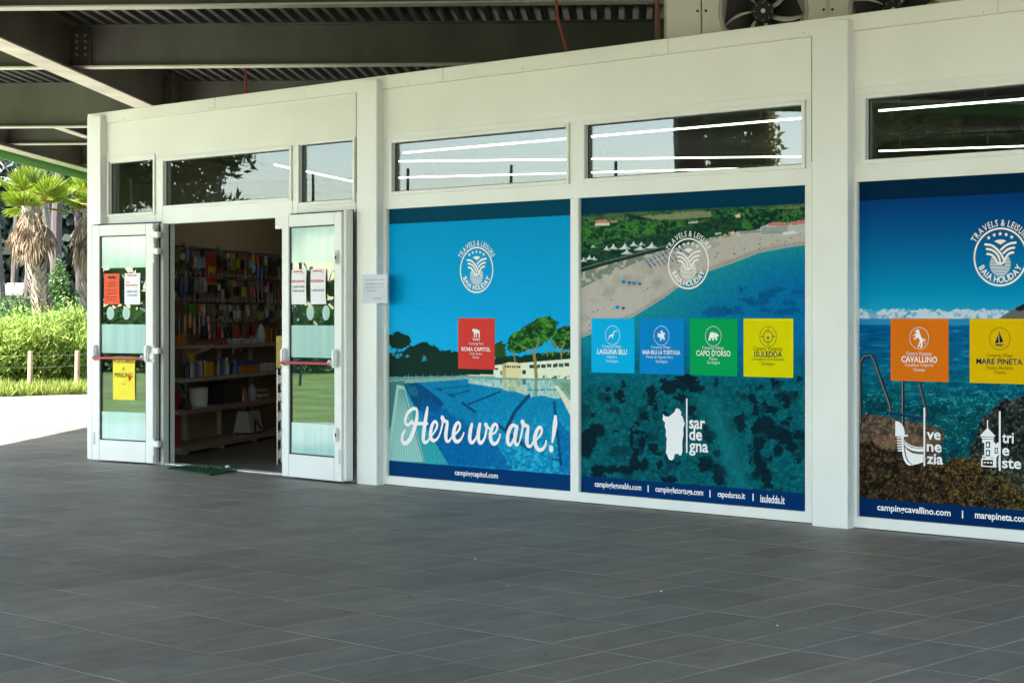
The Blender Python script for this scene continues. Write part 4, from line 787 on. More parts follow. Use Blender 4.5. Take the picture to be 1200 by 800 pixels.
m_ = MB(); poly_px(m_, sard, 675, 440, 5); m_.build('island_mark', WH, pos2)
region(pos3, 1083.2, .43, .80, (('ve', .099), ('ne', .106), ('zia', .115)), 1086.0, .602, .077, .069)
kz_, gx, gy = 7.275, 1040, 470
gon = MB()
for P in ([(66, 168), (95, 172), (120, 190), (138, 220), (146, 255), (148, 285), (176, 284), (176, 298), (140, 302), (138, 330), (140, 400), (150, 460), (165, 500), (185, 525), (210, 540), (240, 543), (180, 546), (160, 532), (140, 500), (128, 455), (122, 400), (120, 300), (66, 296)],
          [(140, 330), (160, 350), (200, 375), (250, 388), (308, 392), (308, 398), (250, 396), (195, 384), (160, 360), (142, 340)], [(143, 348), (165, 372), (205, 395), (260, 402), (310, 402), (310, 428), (265, 430), (210, 420), (170, 398), (145, 372)],
          [(148, 385), (170, 415), (210, 440), (260, 450), (312, 452), (312, 515), (250, 536), (215, 538), (190, 520), (172, 495), (158, 455)]): poly_px(gon, P, gx, gy, kz_)
for q in range(6): poly_px(gon, [(80 + q*1.6, 305 + q*22), (124, 305 + q*22), (124, 316 + q*22), (80 + q*1.6, 316 + q*22)], gx, gy, kz_)
gon.build('gondola_mark', WH, pos3)
region(pos3, 1171.6, .43, .795, (('tri', .077), ('e', .048), ('ste', .126)), 1174.4, .604, .077, .069)
cas = MB()
for P in ([(848, 160), (858, 160), (858, 230), (922, 296), (908, 302), (800, 300), (788, 294), (848, 230)], [(800, 306), (908, 306), (905, 322), (806, 320)], [(808, 326), (838, 326), (838, 475), (808, 475), (808, 460), (826, 458), (826, 356), (808, 350)], [(838, 326), (905, 326), (905, 345), (838, 345)], [(875, 345), (905, 345), (905, 480), (875, 480)], [(838, 398), (875, 398), (875, 414), (838, 414)], [(846, 356), (864, 356), (866, 388), (844, 388)], [(846, 424), (864, 424), (866, 456), (844, 456)], [(838, 468), (875, 468), (875, 482), (838, 482)],
          [(803, 482), (905, 484), (905, 500), (803, 498)], [(797, 546), (905, 552), (930, 556), (930, 563), (797, 556)], [(800, 498), (812, 498), (810, 548), (797, 548)], [(900, 500), (928, 500), (928, 556), (900, 553)], [(820, 516), (838, 516), (838, 526), (820, 526)], [(846, 516), (866, 516), (866, 527), (846, 527)], [(874, 517), (892, 517), (892, 528), (874, 528)], [(905, 350), (918, 350), (918, 364), (932, 364), (932, 350), (948, 350), (948, 395), (905, 395)], [(905, 395), (914, 395), (914, 445), (905, 445)], [(942, 395), (950, 395), (950, 445), (942, 445)], [(905, 445), (950, 445), (945, 460), (930, 475), (928, 500), (905, 500)], [(922, 402), (934, 402), (935, 436), (921, 436)], [(946, 480), (952, 475), (952, 562), (944, 560)]): poly_px(cas, P, gx, gy, kz_)
cas.build('castle_mark', WH, pos3)
# brush script on the pool poster
scr = MB(); ks = 5.217
def brush(P, w=3.0):
    Q = []
    for p in P:
        q = fp(450 + p[0]/ks, 460 + p[1]/ks, YT); Q.append((q.x, q.z, (p[2] if len(p) > 2 else w)*0.00925))
    stroke(scr, Q, YT, 6)
brush([(172, 172, 2.2), (150, 196, 2.6), (134, 190, 2.6), (130, 165, 3), (145, 125, 3.2), (172, 100, 3.2), (195, 98, 3), (203, 118, 3), (200, 160, 4), (188, 210, 4.4), (170, 262, 4.4), (148, 298, 4), (124, 308, 3.6), (112, 290, 3.2), (115, 255, 2.6), (130, 228, 2)])
brush([(172, 188, 2.6), (215, 188, 3), (265, 188, 2.6)])
brush([(266, 90, 2.2), (260, 130, 3.8), (250, 190, 4.4), (243, 245, 4.4), (241, 285, 4), (250, 303, 3.2), (268, 295, 2.4), (285, 268, 1.8), (305, 245, 1.8), (322, 215, 2.4), (325, 188, 2.6), (312, 176, 2.8), (296, 196, 3.6), (286, 240, 4.2), (288, 275, 4), (302, 292, 3.2), (322, 285, 2.2), (340, 258, 1.8), (352, 220, 2), (360, 180, 2.4), (356, 150, 4), (372, 172, 3.2), (388, 180, 3), (384, 215, 4), (379, 260, 4.2), (384, 292, 3.4), (400, 294, 2.4), (415, 272, 1.8), (440, 250, 1.8), (462, 222, 2.4), (466, 196, 2.6), (454, 182, 2.8), (438, 202, 3.6), (427, 245, 4.2), (430, 280, 4), (446, 298, 3.4), (466, 290, 2.6), (482, 266, 2), (490, 245, 1.6)])
brush([(538, 192, 3), (530, 225, 4), (524, 270, 4.2), (530, 300, 3.6), (546, 300, 2.8), (566, 270, 2.2), (580, 225, 2.8), (588, 192, 3)]); brush([(586, 195, 3.4), (578, 240, 4.2), (578, 285, 4), (590, 306, 3.4), (608, 292, 2.6), (622, 255, 2.4), (628, 215, 2.8), (622, 192, 3.6), (634, 206, 2.4), (648, 222, 2)])
brush([(650, 252, 1.8), (676, 246, 1.8), (692, 222, 2.4), (692, 200, 2.6), (678, 192, 2.8), (662, 214, 3.6), (652, 255, 4.2), (656, 292, 4), (672, 312, 3.4), (692, 302, 2.6), (706, 275, 2), (712, 252, 1.6)])
brush([(812, 215, 2.4), (798, 198, 3), (776, 210, 3.6), (760, 250, 4), (756, 295, 3.8), (768, 318, 3), (784, 305, 2.4), (800, 265, 2.2), (812, 222, 3)]); brush([(814, 208, 3.6), (804, 255, 4.2), (802, 298, 3.6), (812, 318, 2.6), (828, 300, 1.8), (842, 250, 2), (850, 205, 2.4), (846, 175, 4), (862, 198, 3.2), (882, 208, 3), (878, 245, 4), (874, 290, 4.2), (880, 322, 3.4), (898, 325, 2.4), (914, 300, 1.8), (940, 280, 1.8), (962, 250, 2.4), (966, 224, 2.6), (954, 210, 2.8), (936, 232, 3.6), (924, 275, 4.2), (928, 318, 4), (946, 346, 3.6), (968, 346, 3), (986, 325, 2.4), (994, 295, 1.8)])
brush([(1048, 145, 2.8), (1046, 190, 4.8), (1038, 250, 3.8), (1030, 300, 2)]); brush([(1022, 338, 4.8), (1023, 346, 4.8)])
scr.build('script_lettering', WH, pos1)
# ================================================================== NOTICES, MAT
PAPER = pm('white_paper', (0.78, 0.79, 0.80), 0.8, var=0.02); ORANGEP = pm('red_orange_paper', (0.72, 0.09, 0.03), 0.8); YELP = pm('yellow_paper', (0.80, 0.68, 0.04), 0.8); SLEEVE = pm('clear_sleeve_paper', (0.50, 0.53, 0.60), 0.4, spec=0.6)
TXR = ink((200, 40, 40), 1.2); TXK = ink((40, 42, 48), 1.2); TXB = ink((50, 90, 140), 1.2); TXG = ink((90, 92, 96), 1.2)
def sheet_obj(name, M, cx, cz, w, h, mat, label, cat, bow=0.004, thick=0.0006):
    m_ = MB(); n = 6; vs = []
    for j in range(n+1):
        for i in range(2): vs.append((cx + (i-.5)*w, -bow*math.sin(math.pi*j/n)*(1 if i else .4) - thick, cz - h/2 + h*j/n))
    m_.add(vs, [(2*j, 2*j+1, 2*j+3, 2*j+2) for j in range(n)], M=M); return tag(m_.build(name, mat, smooth='all'), label, cat)
def lines_on(par, M, cx, cz, w, h, rows, yo=-0.0065):
    for (t, u0, u1, v0, v1, mt, b) in rows: lettering(t, (cx - w/2 + u0*w, cx - w/2 + u1*w, cz + h/2 - v1*h, cz + h/2 - v0*h), yo, mt, par, b, M=M)
Lg = ML @ Matrix.Translation((0, -0.0305, 0)); Rg = MR @ Matrix.Translation((0, -0.0305, 0))
lx = lambda px: -(px)    # local x on the left leaf runs to the left of its hinge
o = sheet_obj('notice', Lg, -0.555, 1.633, 0.205, 0.290, ORANGEP, 'red-orange notice sheet taped to the door glass next to a white one', 'notice')
lines_on(o, Lg, -0.555, 1.633, .205, .29, [('ORARI', .25, .75, .09, .16, TXK, .05), ('dalle 8.00', .27, .7, .28, .32, TXK, 0), ('alle 20.00', .25, .75, .37, .41, TXK, 0), ('lunedi e martedi', .15, .82, .52, .56, TXK, 0), ('mercoledi', .2, .8, .62, .66, TXK, 0), ('sabato domenica', .1, .85, .74, .78, TXK, 0), ('chiuso', .25, .8, .83, .87, TXK, 0)])
o = sheet_obj('notice', Lg, -0.285, 1.632, 0.205, 0.292, PAPER, 'white opening-hours notice beside a red-orange sheet on the door glass', 'notice')
lines_on(o, Lg, -0.285, 1.632, .205, .292, [('BAZAR', .2, .8, .05, .09, TXR, .04), ('BAR', .12, .35, .27, .31, TXR, .02), ('MARKET-EDICOLA', .12, .85, .36, .41, TXR, .02), ('08:00-13:00', .18, .82, .56, .61, TXB, .02), ('17:00-20:00', .18, .82, .68, .73, TXB, .02)])
o = sheet_obj('notice', Lg, -0.395, 0.795, 0.29, 0.405, YELP, 'yellow postcards and mailing notice below the red panic bar', 'notice')
lines_on(o, Lg, -0.395, 0.795, .29, .405, [('POSTCARDS', .05, .96, .05, .15, TXK, 0), ('&', .46, .54, .24, .31, TXK, 0), ('MAILING', .1, .9, .37, .48, TXK, 0), ('info', .42, .58, .62, .65, TXK, 0)])
MB().poly([(-0.395 + .08 + .017*math.cos(t*.63), -0.0068, 0.795 + .002 + .026*math.sin(t*.63)) for t in range(10)], M=Lg).build('rose_mark', TXR, o)
for cx, t1, t2, lab in ((0.215, 'RISTORANTE', '12:00-14:00', 'white restaurant hours notice on the open door glass'), (0.475, 'PIZZERIA', '19:00-22:00', 'white pizzeria hours notice on the open door glass')):
    o = sheet_obj('notice', Rg, cx, 1.625, 0.205, 0.295, PAPER, lab, 'notice', bow=0.008)
    rows = [('CAPITOL', .18, .8, .04, .085, TXR, .05), ('park', .74, .84, .10, .14, TXB, .03), (t1, .06, .92, .31, .38, TXR, .02), (t2, .12, .9, .47 if t1[0] == 'R' else .58, .525 if t1[0] == 'R' else .635, TXK, .01)]
    if t1[0] == 'R': rows.append(('19:00-22:00', .12, .9, .59, .645, TXK, .01))
    lines_on(o, Rg, cx, 1.625, .205, .295, rows, -0.0105)
FM = Matrix.Translation((0, -0.0765, 0)); c = fp(438.5, 338.5, -0.08)
o = sheet_obj('notice', FM, c.x + 0.005, c.z, 0.30, 0.235, SLEEVE, 'small typed notice in a clear sleeve on the white pilaster by the door', 'notice', bow=0.002)
lines_on(o, FM, c.x + 0.005, c.z, .30, .235, [('si avvisa la gentile clientela', .14, .9, .16, .21, TXG, 0), ('che il servizio di cassa e', .14, .86, .30, .35, TXG, 0), ('sospeso fino a nuovo ordine', .12, .88, .42, .47, TXG, 0), ('grazie', .2, .6, .54, .59, TXG, 0), ('la direzione', .45, .75, .80, .85, TXR, 0)], -0.004)
# green fibre mat on the threshold
MATG = pm('green_mat_fibre', (0.012, 0.07, 0.024), 0.95, var=0.3, scale=40, bump=0.8, bscale=300)
mt = MB()
def gnd(x, y): d = CAMH*FPX/(y - HORY); return at(x, y, d)
q = [gnd(196, 549.5), gnd(232, 545.5), gnd(286, 551), gnd(246, 557)]
mt.prism([(p.x, p.y, 0.002) for p in q], (0, 0, 0.011))
mo = tag(mt.build('doormat', MATG), 'green rectangular doormat lying on the tiles before the shop threshold', 'doormat')
fib = MB()
for k in range(2600):
    s_, t_ = random.random(), random.random(); p = (q[0]*(1-s_) + q[1]*s_)*(1-t_) + (q[3]*(1-s_) + q[2]*s_)*t_; a = random.uniform(0, 6.28); w = 0.004
    fib.add([(p.x - w*math.cos(a), p.y - w*math.sin(a), 0.012), (p.x + w*math.cos(a), p.y + w*math.sin(a), 0.012), (p.x + random.uniform(-.005, .005), p.y + random.uniform(-.005, .005), 0.012 + random.uniform(.006, .013))], [(0, 1, 2)])
tag(fib.build('fibres', MATG, mo), kind='stuff')
p = gnd(267, 549); tag(MB().lathe([(0.0, 0.003), (0.022, 0.003), (0.026, 0.012), (0.02, 0.024), (0.0, 0.03)], 12, M=Matrix.Translation((p.x, p.y, 0.004))).build('door_stop', PADW, smooth=True), 'small white rounded door stop beside the green mat', 'door stop')
for k, (x, y) in enumerate(((557, 655), (775, 693), (911, 733), (595, 686), (24, 695), (190, 692), (640, 768), (480, 700))):
    p = gnd(x, y); s_ = random.uniform(.004, .007)
    tag(MB().lathe([(0, -.5*s_), (s_, 0), (s_*.7, .5*s_), (0, .7*s_)], 5, M=Matrix.Translation((p.x, p.y, s_*.5)) @ Matrix.Rotation(k, 4, 'Z')).build('pebble', PADW if k < 4 else STOP), 'tiny pale pebble lying on the tiled floor' if k < 4 else 'tiny dark crumb of dirt lying on the tiled floor', 'pebble', 'pebbles on the tiles' if k < 4 else 'crumbs on the tiles')

# ================================================================== SHOP INTERIOR behind the open door
SHELFM = pm('cream_shelf_metal', (0.33, 0.29, 0.21), 0.5, var=0.05); PEGM = pm('tan_back_panel', (0.24, 0.19, 0.115), 0.7, var=0.12, scale=4); STRIP = pm('brown_price_strip', (0.20, 0.14, 0.11), 0.5); TAGM = pm('price_tag_card', (0.34, 0.29, 0.28), 0.7); WIRE = pm('chrome_wire', (0.45, 0.45, 0.45), 0.3, 0.8)
S0 = Vector((P1g.x, P1g.y, 0)) - E_*0.62
SM = Matrix(((E_.x, N_.x, 0, S0.x), (E_.y, N_.y, 0, S0.y), (0, 0, 1, 0), (0, 0, 0, 1)))   # shelf frame: along, out from wall, up
def se(x, out=0.12):                            # photo column -> distance along the shelf
    rx, ry_ = ray(x); o_ = S0 + N_*out; den = rx*E_.y - ry_*E_.x
    t = ((o_.x)*E_.y - (o_.y - CAMY)*E_.x)/den; p = Vector((t*rx, CAMY + t*ry_, 0)); return (p - o_).dot(E_)
SLEN = 4.6
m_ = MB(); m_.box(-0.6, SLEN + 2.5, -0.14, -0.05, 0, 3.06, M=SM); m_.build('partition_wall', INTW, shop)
sh = thing('wall_shelving', 'cream metal wall shelving with hooks and shelves inside the doorway', 'shelving', SM @ Vector((0, 0, 0)))
def sp_(name, m_, mat, smooth=False, par=None): return m_.build(name, mat, par or sh, smooth)
for k in range(6): sp_('back_panel', MB().box(-0.2, SLEN, -0.049, -0.03, 0.06 + k*.345, 0.395 + k*.345, M=SM), PEGM)
for e in (-0.05, 0.93, 1.91, 2.89, 3.87):
    up = sp_('upright', MB().box(e, e + 0.05, -0.03, 0.02, 0, 2.15, M=SM), SHELFM)
    sl_ = MB()
    for k in range(38): sl_.box(e + .018, e + .032, 0.0195, 0.0215, 0.15 + k*.052, 0.175 + k*.052, M=SM)
    sp_('slots', sl_, STOP, par=up)
    sp_('foot', MB().box(e, e + .05, 0.02, 0.42, 0.003, 0.05, M=SM), SHELFM)
shelves = [(0.075, 0.44, -0.2, SLEN), (0.44, 0.40, -0.2, SLEN), (0.755, 0.38, -0.2, SLEN), (1.075, 0.32, 0.93, SLEN)]
for z_, dp, e0, e1 in shelves:
    k = e0
    while k < e1 - .1:
        k1 = min(k + 0.98, e1); b = sp_('shelf', MB().box(k + .003, k1 - .003, 0.0, dp, z_ - .03, z_, M=SM), SHELFM)
        sp_('price_strip', MB().box(k + .003, k1 - .003, dp, dp + .008, z_ - .04, z_ + .003, M=SM), STRIP, par=b)
        if z_ > .7:
            for q in range(12): sp_('price_tag', MB().box(k + .03 + q*.078, k + .085 + q*.078, dp + .008, dp + .010, z_ - .036, z_ - .004, M=SM), TAGM, par=b)
        k = k1
sp_('shelf_bracket', MB().prism([(0.0, 0.0, 0.86), (0.0, 0.0, 1.06), (0.0, 0.30, 1.06), (0.0, 0.28, 1.03), (0.0, 0.14, 0.98)], (0.02, 0, 0), M=SM @ Matrix.Translation((.9, 0, 0))), SHELFM)
sp_('shelf', MB().box(-.2, 0.88, 0, 0.30, 1.05, 1.072, M=SM), SHELFM)
GC = {'white': (.62, .62, .60), 'black': (.02, .02, .022), 'red': (.42, .03, .03), 'yellow': (.62, .46, .02), 'orange': (.6, .17, .03), 'green': (.10, .32, .05), 'lime': (.40, .58, .04), 'blue': (.03, .09, .36), 'pale blue': (.30, .46, .58), 'pink': (.55, .09, .2), 'grey': (.22, .22, .23), 'brown': (.22, .11, .05), 'silver': (.45, .45, .46), 'purple': (.2, .06, .3)}
GM = {k: pm('goods_' + k.replace(' ', '_'), tuple(c_*.72 for c_ in v), 0.35, var=0.15, scale=20) for k, v in GC.items()}
ROWN = {0: 'top', 1: 'second', 2: 'third', 3: 'lowest'}
hook_me = {}
def hang(e, z, w, h, kind, col, col2, row, dep=0.16):
    nm, lab = {'blister': ('blister_pack', 'blister pack'), 'tool': ('hand_tool', 'long tool'), 'bag': ('goods_bag', 'plastic bag'), 'strap': ('strap', 'dangling strap')}[kind]
    m_ = MB(); g = dep
    if kind == 'blister': m_.box(e - w/2, e + w/2, g - .002, g, z - h, z, M=SM); m_.box(e - w*.36, e + w*.36, g, g + .025, z - h*.88, z - h*.34, M=SM, mi=1, bev=.006)
    elif kind == 'tool': m_.tube([(e, g, z), (e, g, z - h*.45)], [.012, .016], 6, M=SM, mi=1); m_.tube([(e, g, z - h*.42), (e + .005, g, z - h*.7), (e, g, z - h)], [.019, .026, .018], 8, M=SM); m_.box(e - w/2, e + w/2, g - .006, g - .004, z - h*.25, z, M=SM, mi=1)
    elif kind == 'bag':
        n = 8; prof = [(0.15, 0), (.42, -.18*h), (.5, -.5*h), (.46, -.85*h), (.3, -h)]
        m_.add([(e + w*r*math.cos(2*math.pi*k/n), g + .5*w*r*math.sin(2*math.pi*k/n), z + zz_) for r, zz_ in prof for k in range(n)], [(i*n+k, i*n+(k+1) % n, (i+1)*n+(k+1) % n, (i+1)*n+k) for i in range(4) for k in range(n)], M=SM); m_.box(e - w*.45, e + w*.45, g - .002, g + .002, z - .03, z + .02, M=SM, mi=1)
    else: m_.tube([(e - w*.3, g, z), (e - w*.35, g, z - h*.6), (e, g + .01, z - h), (e + w*.35, g, z - h*.6), (e + w*.3, g, z)], .008, 6, M=SM); m_.box(e - w*.5, e + w*.5, g - .003, g, z - h*.2, z, M=SM, mi=1)
    tag(m_.build(nm, [GM[col], GM[col2]]), f'{col} {lab} with {col2} detail on the {ROWN[row]} hook row', 'goods', f'goods on the {ROWN[row]} hook row')
    if True:
        key = round(dep, 2)
        if key not in hook_me: hook_me[key] = MB().tube([(0, -.03, .012), (0, dep + .03, .012), (0, dep + .05, .03)], .0035, 5).build('hook', WIRE, sh).data; ho = bpy.data.objects[[o_.name for o_ in sh.children if o_.data is hook_me[key]][0]]
        else: ho = link('hook', hook_me[key], sh)
        ho.matrix_basis = SM @ Matrix.Translation((e, 0, z))
def tagcard(e, z, dep=.21): sp_('price_tag', MB().box(e - .019, e + .019, dep, dep + .002, z, z + .034, M=SM), TAGM)
rr = random.Random(11); allc = list(GC)
mix0 = ['pale blue', 'brown', 'white', 'grey', 'black', 'blue', 'black', 'grey', 'black', 'green']
rows = [(2.085, 0.05, 4.35, .13, 0), (1.79, 0.05, 4.35, .125, 1), (1.52, 0.05, 4.35, .12, 2), (1.31, 0.9, 2.6, .11, 3)]
for z_, e0, e1, stp, row in rows:
    e = e0
    while e < e1:
        r_ = rr.random(); x = e
        if row == 0: kind = 'tool' if e > 2.1 and r_ < .5 else ('bag' if r_ < .2 else 'blister'); pal = mix0 + (['black', 'yellow', 'orange', 'black'] if e > 1.8 else [])
        elif row == 1: kind = 'bag' if e < 1.1 else ('tool' if r_ < .6 else 'blister'); pal = ['silver', 'grey', 'grey', 'blue', 'black'] if e < 1.1 else ['black', 'black', 'grey', 'black', 'brown', 'brown', 'pink', 'lime']
        elif row == 2: kind = 'tool' if e < 1.2 else 'blister'; pal = ['brown', 'brown', 'green', 'orange', 'black', 'black'] if e < 1.2 else (['silver', 'grey', 'white', 'grey', 'brown', 'black'] if e < 2.5 else ['lime', 'blue', 'yellow', 'black', 'black', 'grey', 'brown'])
        else: kind = rr.choice(['strap', 'bag', 'tool']); pal = ['red', 'red', 'black', 'grey', 'blue', 'brown', 'black']
        hgt = {'blister': rr.uniform(.13, .22), 'tool': rr.uniform(.18, .34), 'bag': rr.uniform(.14, .2), 'strap': rr.uniform(.14, .24)}[kind]
        if not (1.02 < e < 1.42 and row == 0) and not (row == 1 and 1.75 < e < 2.1 and r_ < .6):
            hang(e, z_ - .02, rr.uniform(.08, .125), hgt, kind, rr.choice(pal), rr.choice(pal + ['black', 'white']), row)
        if rr.random() < .28 and row < 3: hang(e + .02, z_ - .03, rr.uniform(.05, .07), rr.uniform(.16, .24), 'blister', rr.choice(['black', 'black', 'brown', 'grey', 'blue']), rr.choice(['black', 'grey', 'brown', 'orange', 'white']), row, .07)
        tagcard(e, z_ + .01)
        e += stp*rr.uniform(.75, 1.3)
sp_('hook_rail', MB().box(0, SLEN, -.03, .0, 2.09, 2.11, M=SM), STOP)
for z_ in (1.80, 1.51): sp_('hook_rail', MB().box(0, SLEN, -.03, -.01, z_, z_ + .02, M=SM), STOP)
# red dome-shaped package
m_ = MB(); P = [(-.15, 0), (.15, 0), (.15, .22)] + [(.15*math.cos(t*math.pi/10), .22 + .14*math.sin(t*math.pi/10)) for t in range(1, 10)] + [(-.15, .22)]
m_.prism([(1.23 + a, .15, 1.70 + b) for a, b in P], (0, .03, 0), M=SM); m_.box(1.10, 1.36, .18, .184, 1.79, 1.80, M=SM, mi=1); m_.box(1.10, 1.36, .18, .184, 1.715, 1.725, M=SM, mi=1); m_.box(1.13, 1.33, .18, .183, 1.84, 1.90, M=SM, mi=1)
tag(m_.build('toy_package', [GM['red'], GM['yellow']]), 'big red round-topped package hanging among the small goods on the shop wall', 'package')
def item(name, m_, mats, label, cat, group=None, smooth=False): return tag(m_.build(name, mats, smooth=smooth), label, cat, group)
# shelf 3: spray cans, boxes
cols = ['silver', 'grey', 'black', 'blue', 'grey', 'silver', 'black']
for k in range(20):
    e = .30 + k*.05; c_ = cols[k % 7]; zc_ = .757; r = .018
    for rowk in range(2):
        M2 = SM @ Matrix.Translation((e + rowk*.02, .33 - rowk*.07, zc_))
        item('spray_can', MB().lathe([(r, 0), (r, .115), (r*.7, .13), (r*.45, .135), (r*.45, .16), (0, .162)], 10, M=M2), GM[cols[(k + rowk*2) % 7]], f'{cols[(k + rowk*2) % 7]} spray can in the row of cans on the shop shelf', 'can', 'cans on the shop shelf', True)
def shbox(e0, e1, o0, o1, z0, z1, col, label, col2=None, name='carton'):
    m_ = MB(); m_.box(e0, e1, o0, o1, z0, z1, M=SM, bev=.003)
    if col2: m_.box(e0 - .002, e1 + .002, o0 + .002, o1 + .002, z0 + (z1-z0)*.62, z1 + .002, M=SM, mi=1)
    return item(name, m_, [GM[col], GM[col2 or col]], label, 'box')
e = se(240, .33); m_ = MB(); m_.box(e - .06, e + .17, .2, .36, .757, .90, M=SM, bev=.004); m_.prism([(e - .16, .2, .99), (e + .02, .2, .99), (e + .06, .2, .89), (e - .1, .2, .89)], (0, .01, 0), M=SM); item('display_box', m_, [GM['yellow']], 'yellow cardboard display box with raised back card on the shop shelf', 'display box')
shbox(e + .19, e + .29, .25, .35, .757, .92, 'red', 'red carton standing beside the yellow display box', 'black')
for k in range(2):
    M2 = SM @ Matrix.Translation((se(256 + k*9, .3), .3, .757)); item('bottle', MB().lathe([(.035, 0), (.035, .10), (.015, .125), (.015, .15), (.02, .15), (.02, .175), (0, .176)], 12, M=M2), GM[['black', 'white'][k]], ['black bottle on the shop shelf by the yellow display box', 'white bottle on the shop shelf between tins and cartons'][k], 'bottle', smooth=True)
M2 = SM @ Matrix.Translation((se(275, .3), .3, .757)); item('bottle', MB().lathe([(.045, 0), (.045, .08), (.03, .1), (.034, .1), (.034, .15), (0, .152)], 12, M=M2), [GM['blue']], 'squat blue-capped bottle on the shop shelf', 'bottle', smooth=True)
ea = se(281, .33)
for k in range(7): shbox(ea + k*.088, ea + k*.088 + .08, .24, .34, .757, .89, 'orange', 'orange carton with blue top in a row on the shop shelf', 'blue')
for k in range(4): shbox(ea + .66 + k*.14, ea + .66 + k*.14 + .13, .2, .33, .757, .83 + .012*(k % 2), 'white', 'plain white carton on the shop shelf beside the orange ones')
for o_ in list(COL.objects):
    if o_.get('label', '').startswith(('orange carton with blue', 'plain white carton')): o_['group'] = 'cartons in a row on the shop shelf'
shbox(.1, .18, .25, .33, .91 + .17, 1.19, 'orange', 'small orange box at the near end of the upper shelf')
# shelf 4 (upper): flat packs and books
for k in range(16):
    e0 = 1.0 + k*.06; item('booklet', MB().box(e0, e0 + .05, .12, .30, 1.077, 1.10 + .02*(k % 3), M=SM), GM[rr.choice(['red', 'brown', 'green', 'black', 'pink'])], 'small coloured pack piled at the near end of the upper shelf', 'pack', 'packs on the upper shelf') if k < 7 else item('flat_pack', MB().box(1.42 + (k-7)*.1, 1.42 + (k-7)*.1 + .095, .06, .31, 1.077, 1.12 + .008*(k % 2), M=SM), GM[['white', 'pale blue', 'white'][k % 3]], 'flat white pack lying on the upper shelf', 'pack', 'flat packs on the upper shelf')
eb = se(306, .25)
m_ = MB(); m_.lathe([(.05, 0), (.06, .05), (.05, .14), (.025, .2), (0, .22)], 10, M=SM @ Matrix.Translation((eb, .24, 1.077))); item('toy_figure', m_, GM['white'], 'white toy figure with rounded head on the upper shelf', 'toy', smooth=True)
for k in range(6): item('book', MB().box(eb + .16 + k*.075, eb + .20 + k*.075, .1, .26, 1.077, 1.24 + .02*(k % 2), M=SM), GM[['orange', 'brown', 'yellow', 'black', 'orange', 'brown'][k]], 'upright %s book on the upper shelf beside the white toy' % ['orange', 'brown', 'yellow', 'black', 'orange', 'brown'][k], 'book', 'books on the upper shelf')
# second shelf: white wrapped bucket, hair-dryer shape, dark cartons, folded things
e = se(232, .22); M2 = SM @ Matrix.Translation((e, .22, .442)); item('bucket', MB().lathe([(.095, 0), (.10, .05), (.105, .17), (.11, .19), (.09, .2), (0, .205)], 24, M=M2), pm('white_bucket_plastic', (.5, .49, .45), .3), 'white wrapped bucket standing on the lower shop shelf', 'bucket', smooth=True)
e = se(212, .3); m_ = MB(); m_.tube([(e - .05, .3, .74), (e + .02, .31, .68), (e + .06, .32, .6), (e + .06, .32, .56)], [.01, .013, .013, .02], 8, M=SM); m_.lathe([(.02, .11), (.05, .06), (.065, .0), (0, .0)], 14, M=SM @ Matrix.Translation((e + .06, .32, .447))); item('desk_lamp', m_, GM['black'], 'black bent-neck lamp at the near end of the shop shelf', 'lamp', smooth=True)
shbox(se(258, .25), se(278, .25), .1, .3, .442, .66, 'black', 'large black carton on the lower shop shelf behind the bucket')
M2 = SM @ Matrix.Translation((se(285, .28), .28, .442)); item('jar', MB().lathe([(.05, 0), (.055, .1), (.035, .14), (.04, .15), (.04, .17), (0, .17)], 14, M=M2), GM['brown'], 'brown glass jar on the lower shop shelf', 'jar', smooth=True)
m_ = MB(); ec = se(295, .26); m_.add([(ec + .09*r*math.cos(t*.7), .26 + .06*r*math.sin(t*.7), .442 + z_) for r, z_ in ((.7, 0), (1, .06), (.8, .13), (.3, .17)) for t in range(9)], [(i*9+k, i*9+(k+1) % 9, (i+1)*9+(k+1) % 9, (i+1)*9+k) for i in range(3) for k in range(9)], M=SM); item('goods_bag', m_, GM['silver'], 'crumpled clear bag of goods on the lower shop shelf', 'bag')
es = se(304, .3)
for k in range(4): item('folded_cloth', MB().box(es, es + .28, .08, .32, .442 + k*.03, .468 + k*.03, M=SM, bev=.008), GM[['brown', 'white', 'brown', 'yellow'][k]], '%s folded cloth in the pile on the lower shop shelf' % ['brown', 'white', 'tan', 'yellow'][k], 'cloth', 'folded cloths')
# handbag on the bottom shelf
e = se(294, .3); hb = thing('handbag', 'grey and white handbag with black handles on the bottom shop shelf', 'handbag', SM @ Vector((e, .27, .077)))
bagm = pm('bag_canvas', (.34, .32, .28), .8, var=.15)
m_ = MB(); w = .2; prof = [(-w, .2, 0), (-w, .36, 0), (w, .36, 0), (w, .2, 0)]
m_.add([(e - w, .17, .077), (e + w, .17, .077), (e + w, .37, .077), (e - w, .37, .077), (e - w*.9, .21, .33), (e + w*.9, .21, .33), (e + w*.9, .33, .33), (e - w*.9, .33, .33)], [(0, 3, 2, 1), (4, 5, 6, 7), (0, 1, 5, 4), (1, 2, 6, 5), (2, 3, 7, 6), (3, 0, 4, 7)], M=SM); m_.build('body', bagm, hb)
MB().box(e - .07, e - .03, .366, .372, .08, .26, M=SM).build('stripe', GM['black'], hb); MB().box(e - w, e + w, .18, .376, .078, .10, M=SM).build('base', GM['black'], hb)
for y_ in (.235, .385): MB().tube([(e - .09, y_, .30), (e - .10, y_ + .02, .22), (e - .05, y_ + .05, .14), (e + .05, y_ + .05, .14), (e + .10, y_ + .02, .22), (e + .09, y_, .30)] if y_ > .3 else [(e - .09, y_, .32), (e - .08, y_, .40), (e, y_, .44), (e + .08, y_, .40), (e + .09, y_, .32)], .011, 8, M=SM).build('handle', GM['black'], hb, smooth=True)
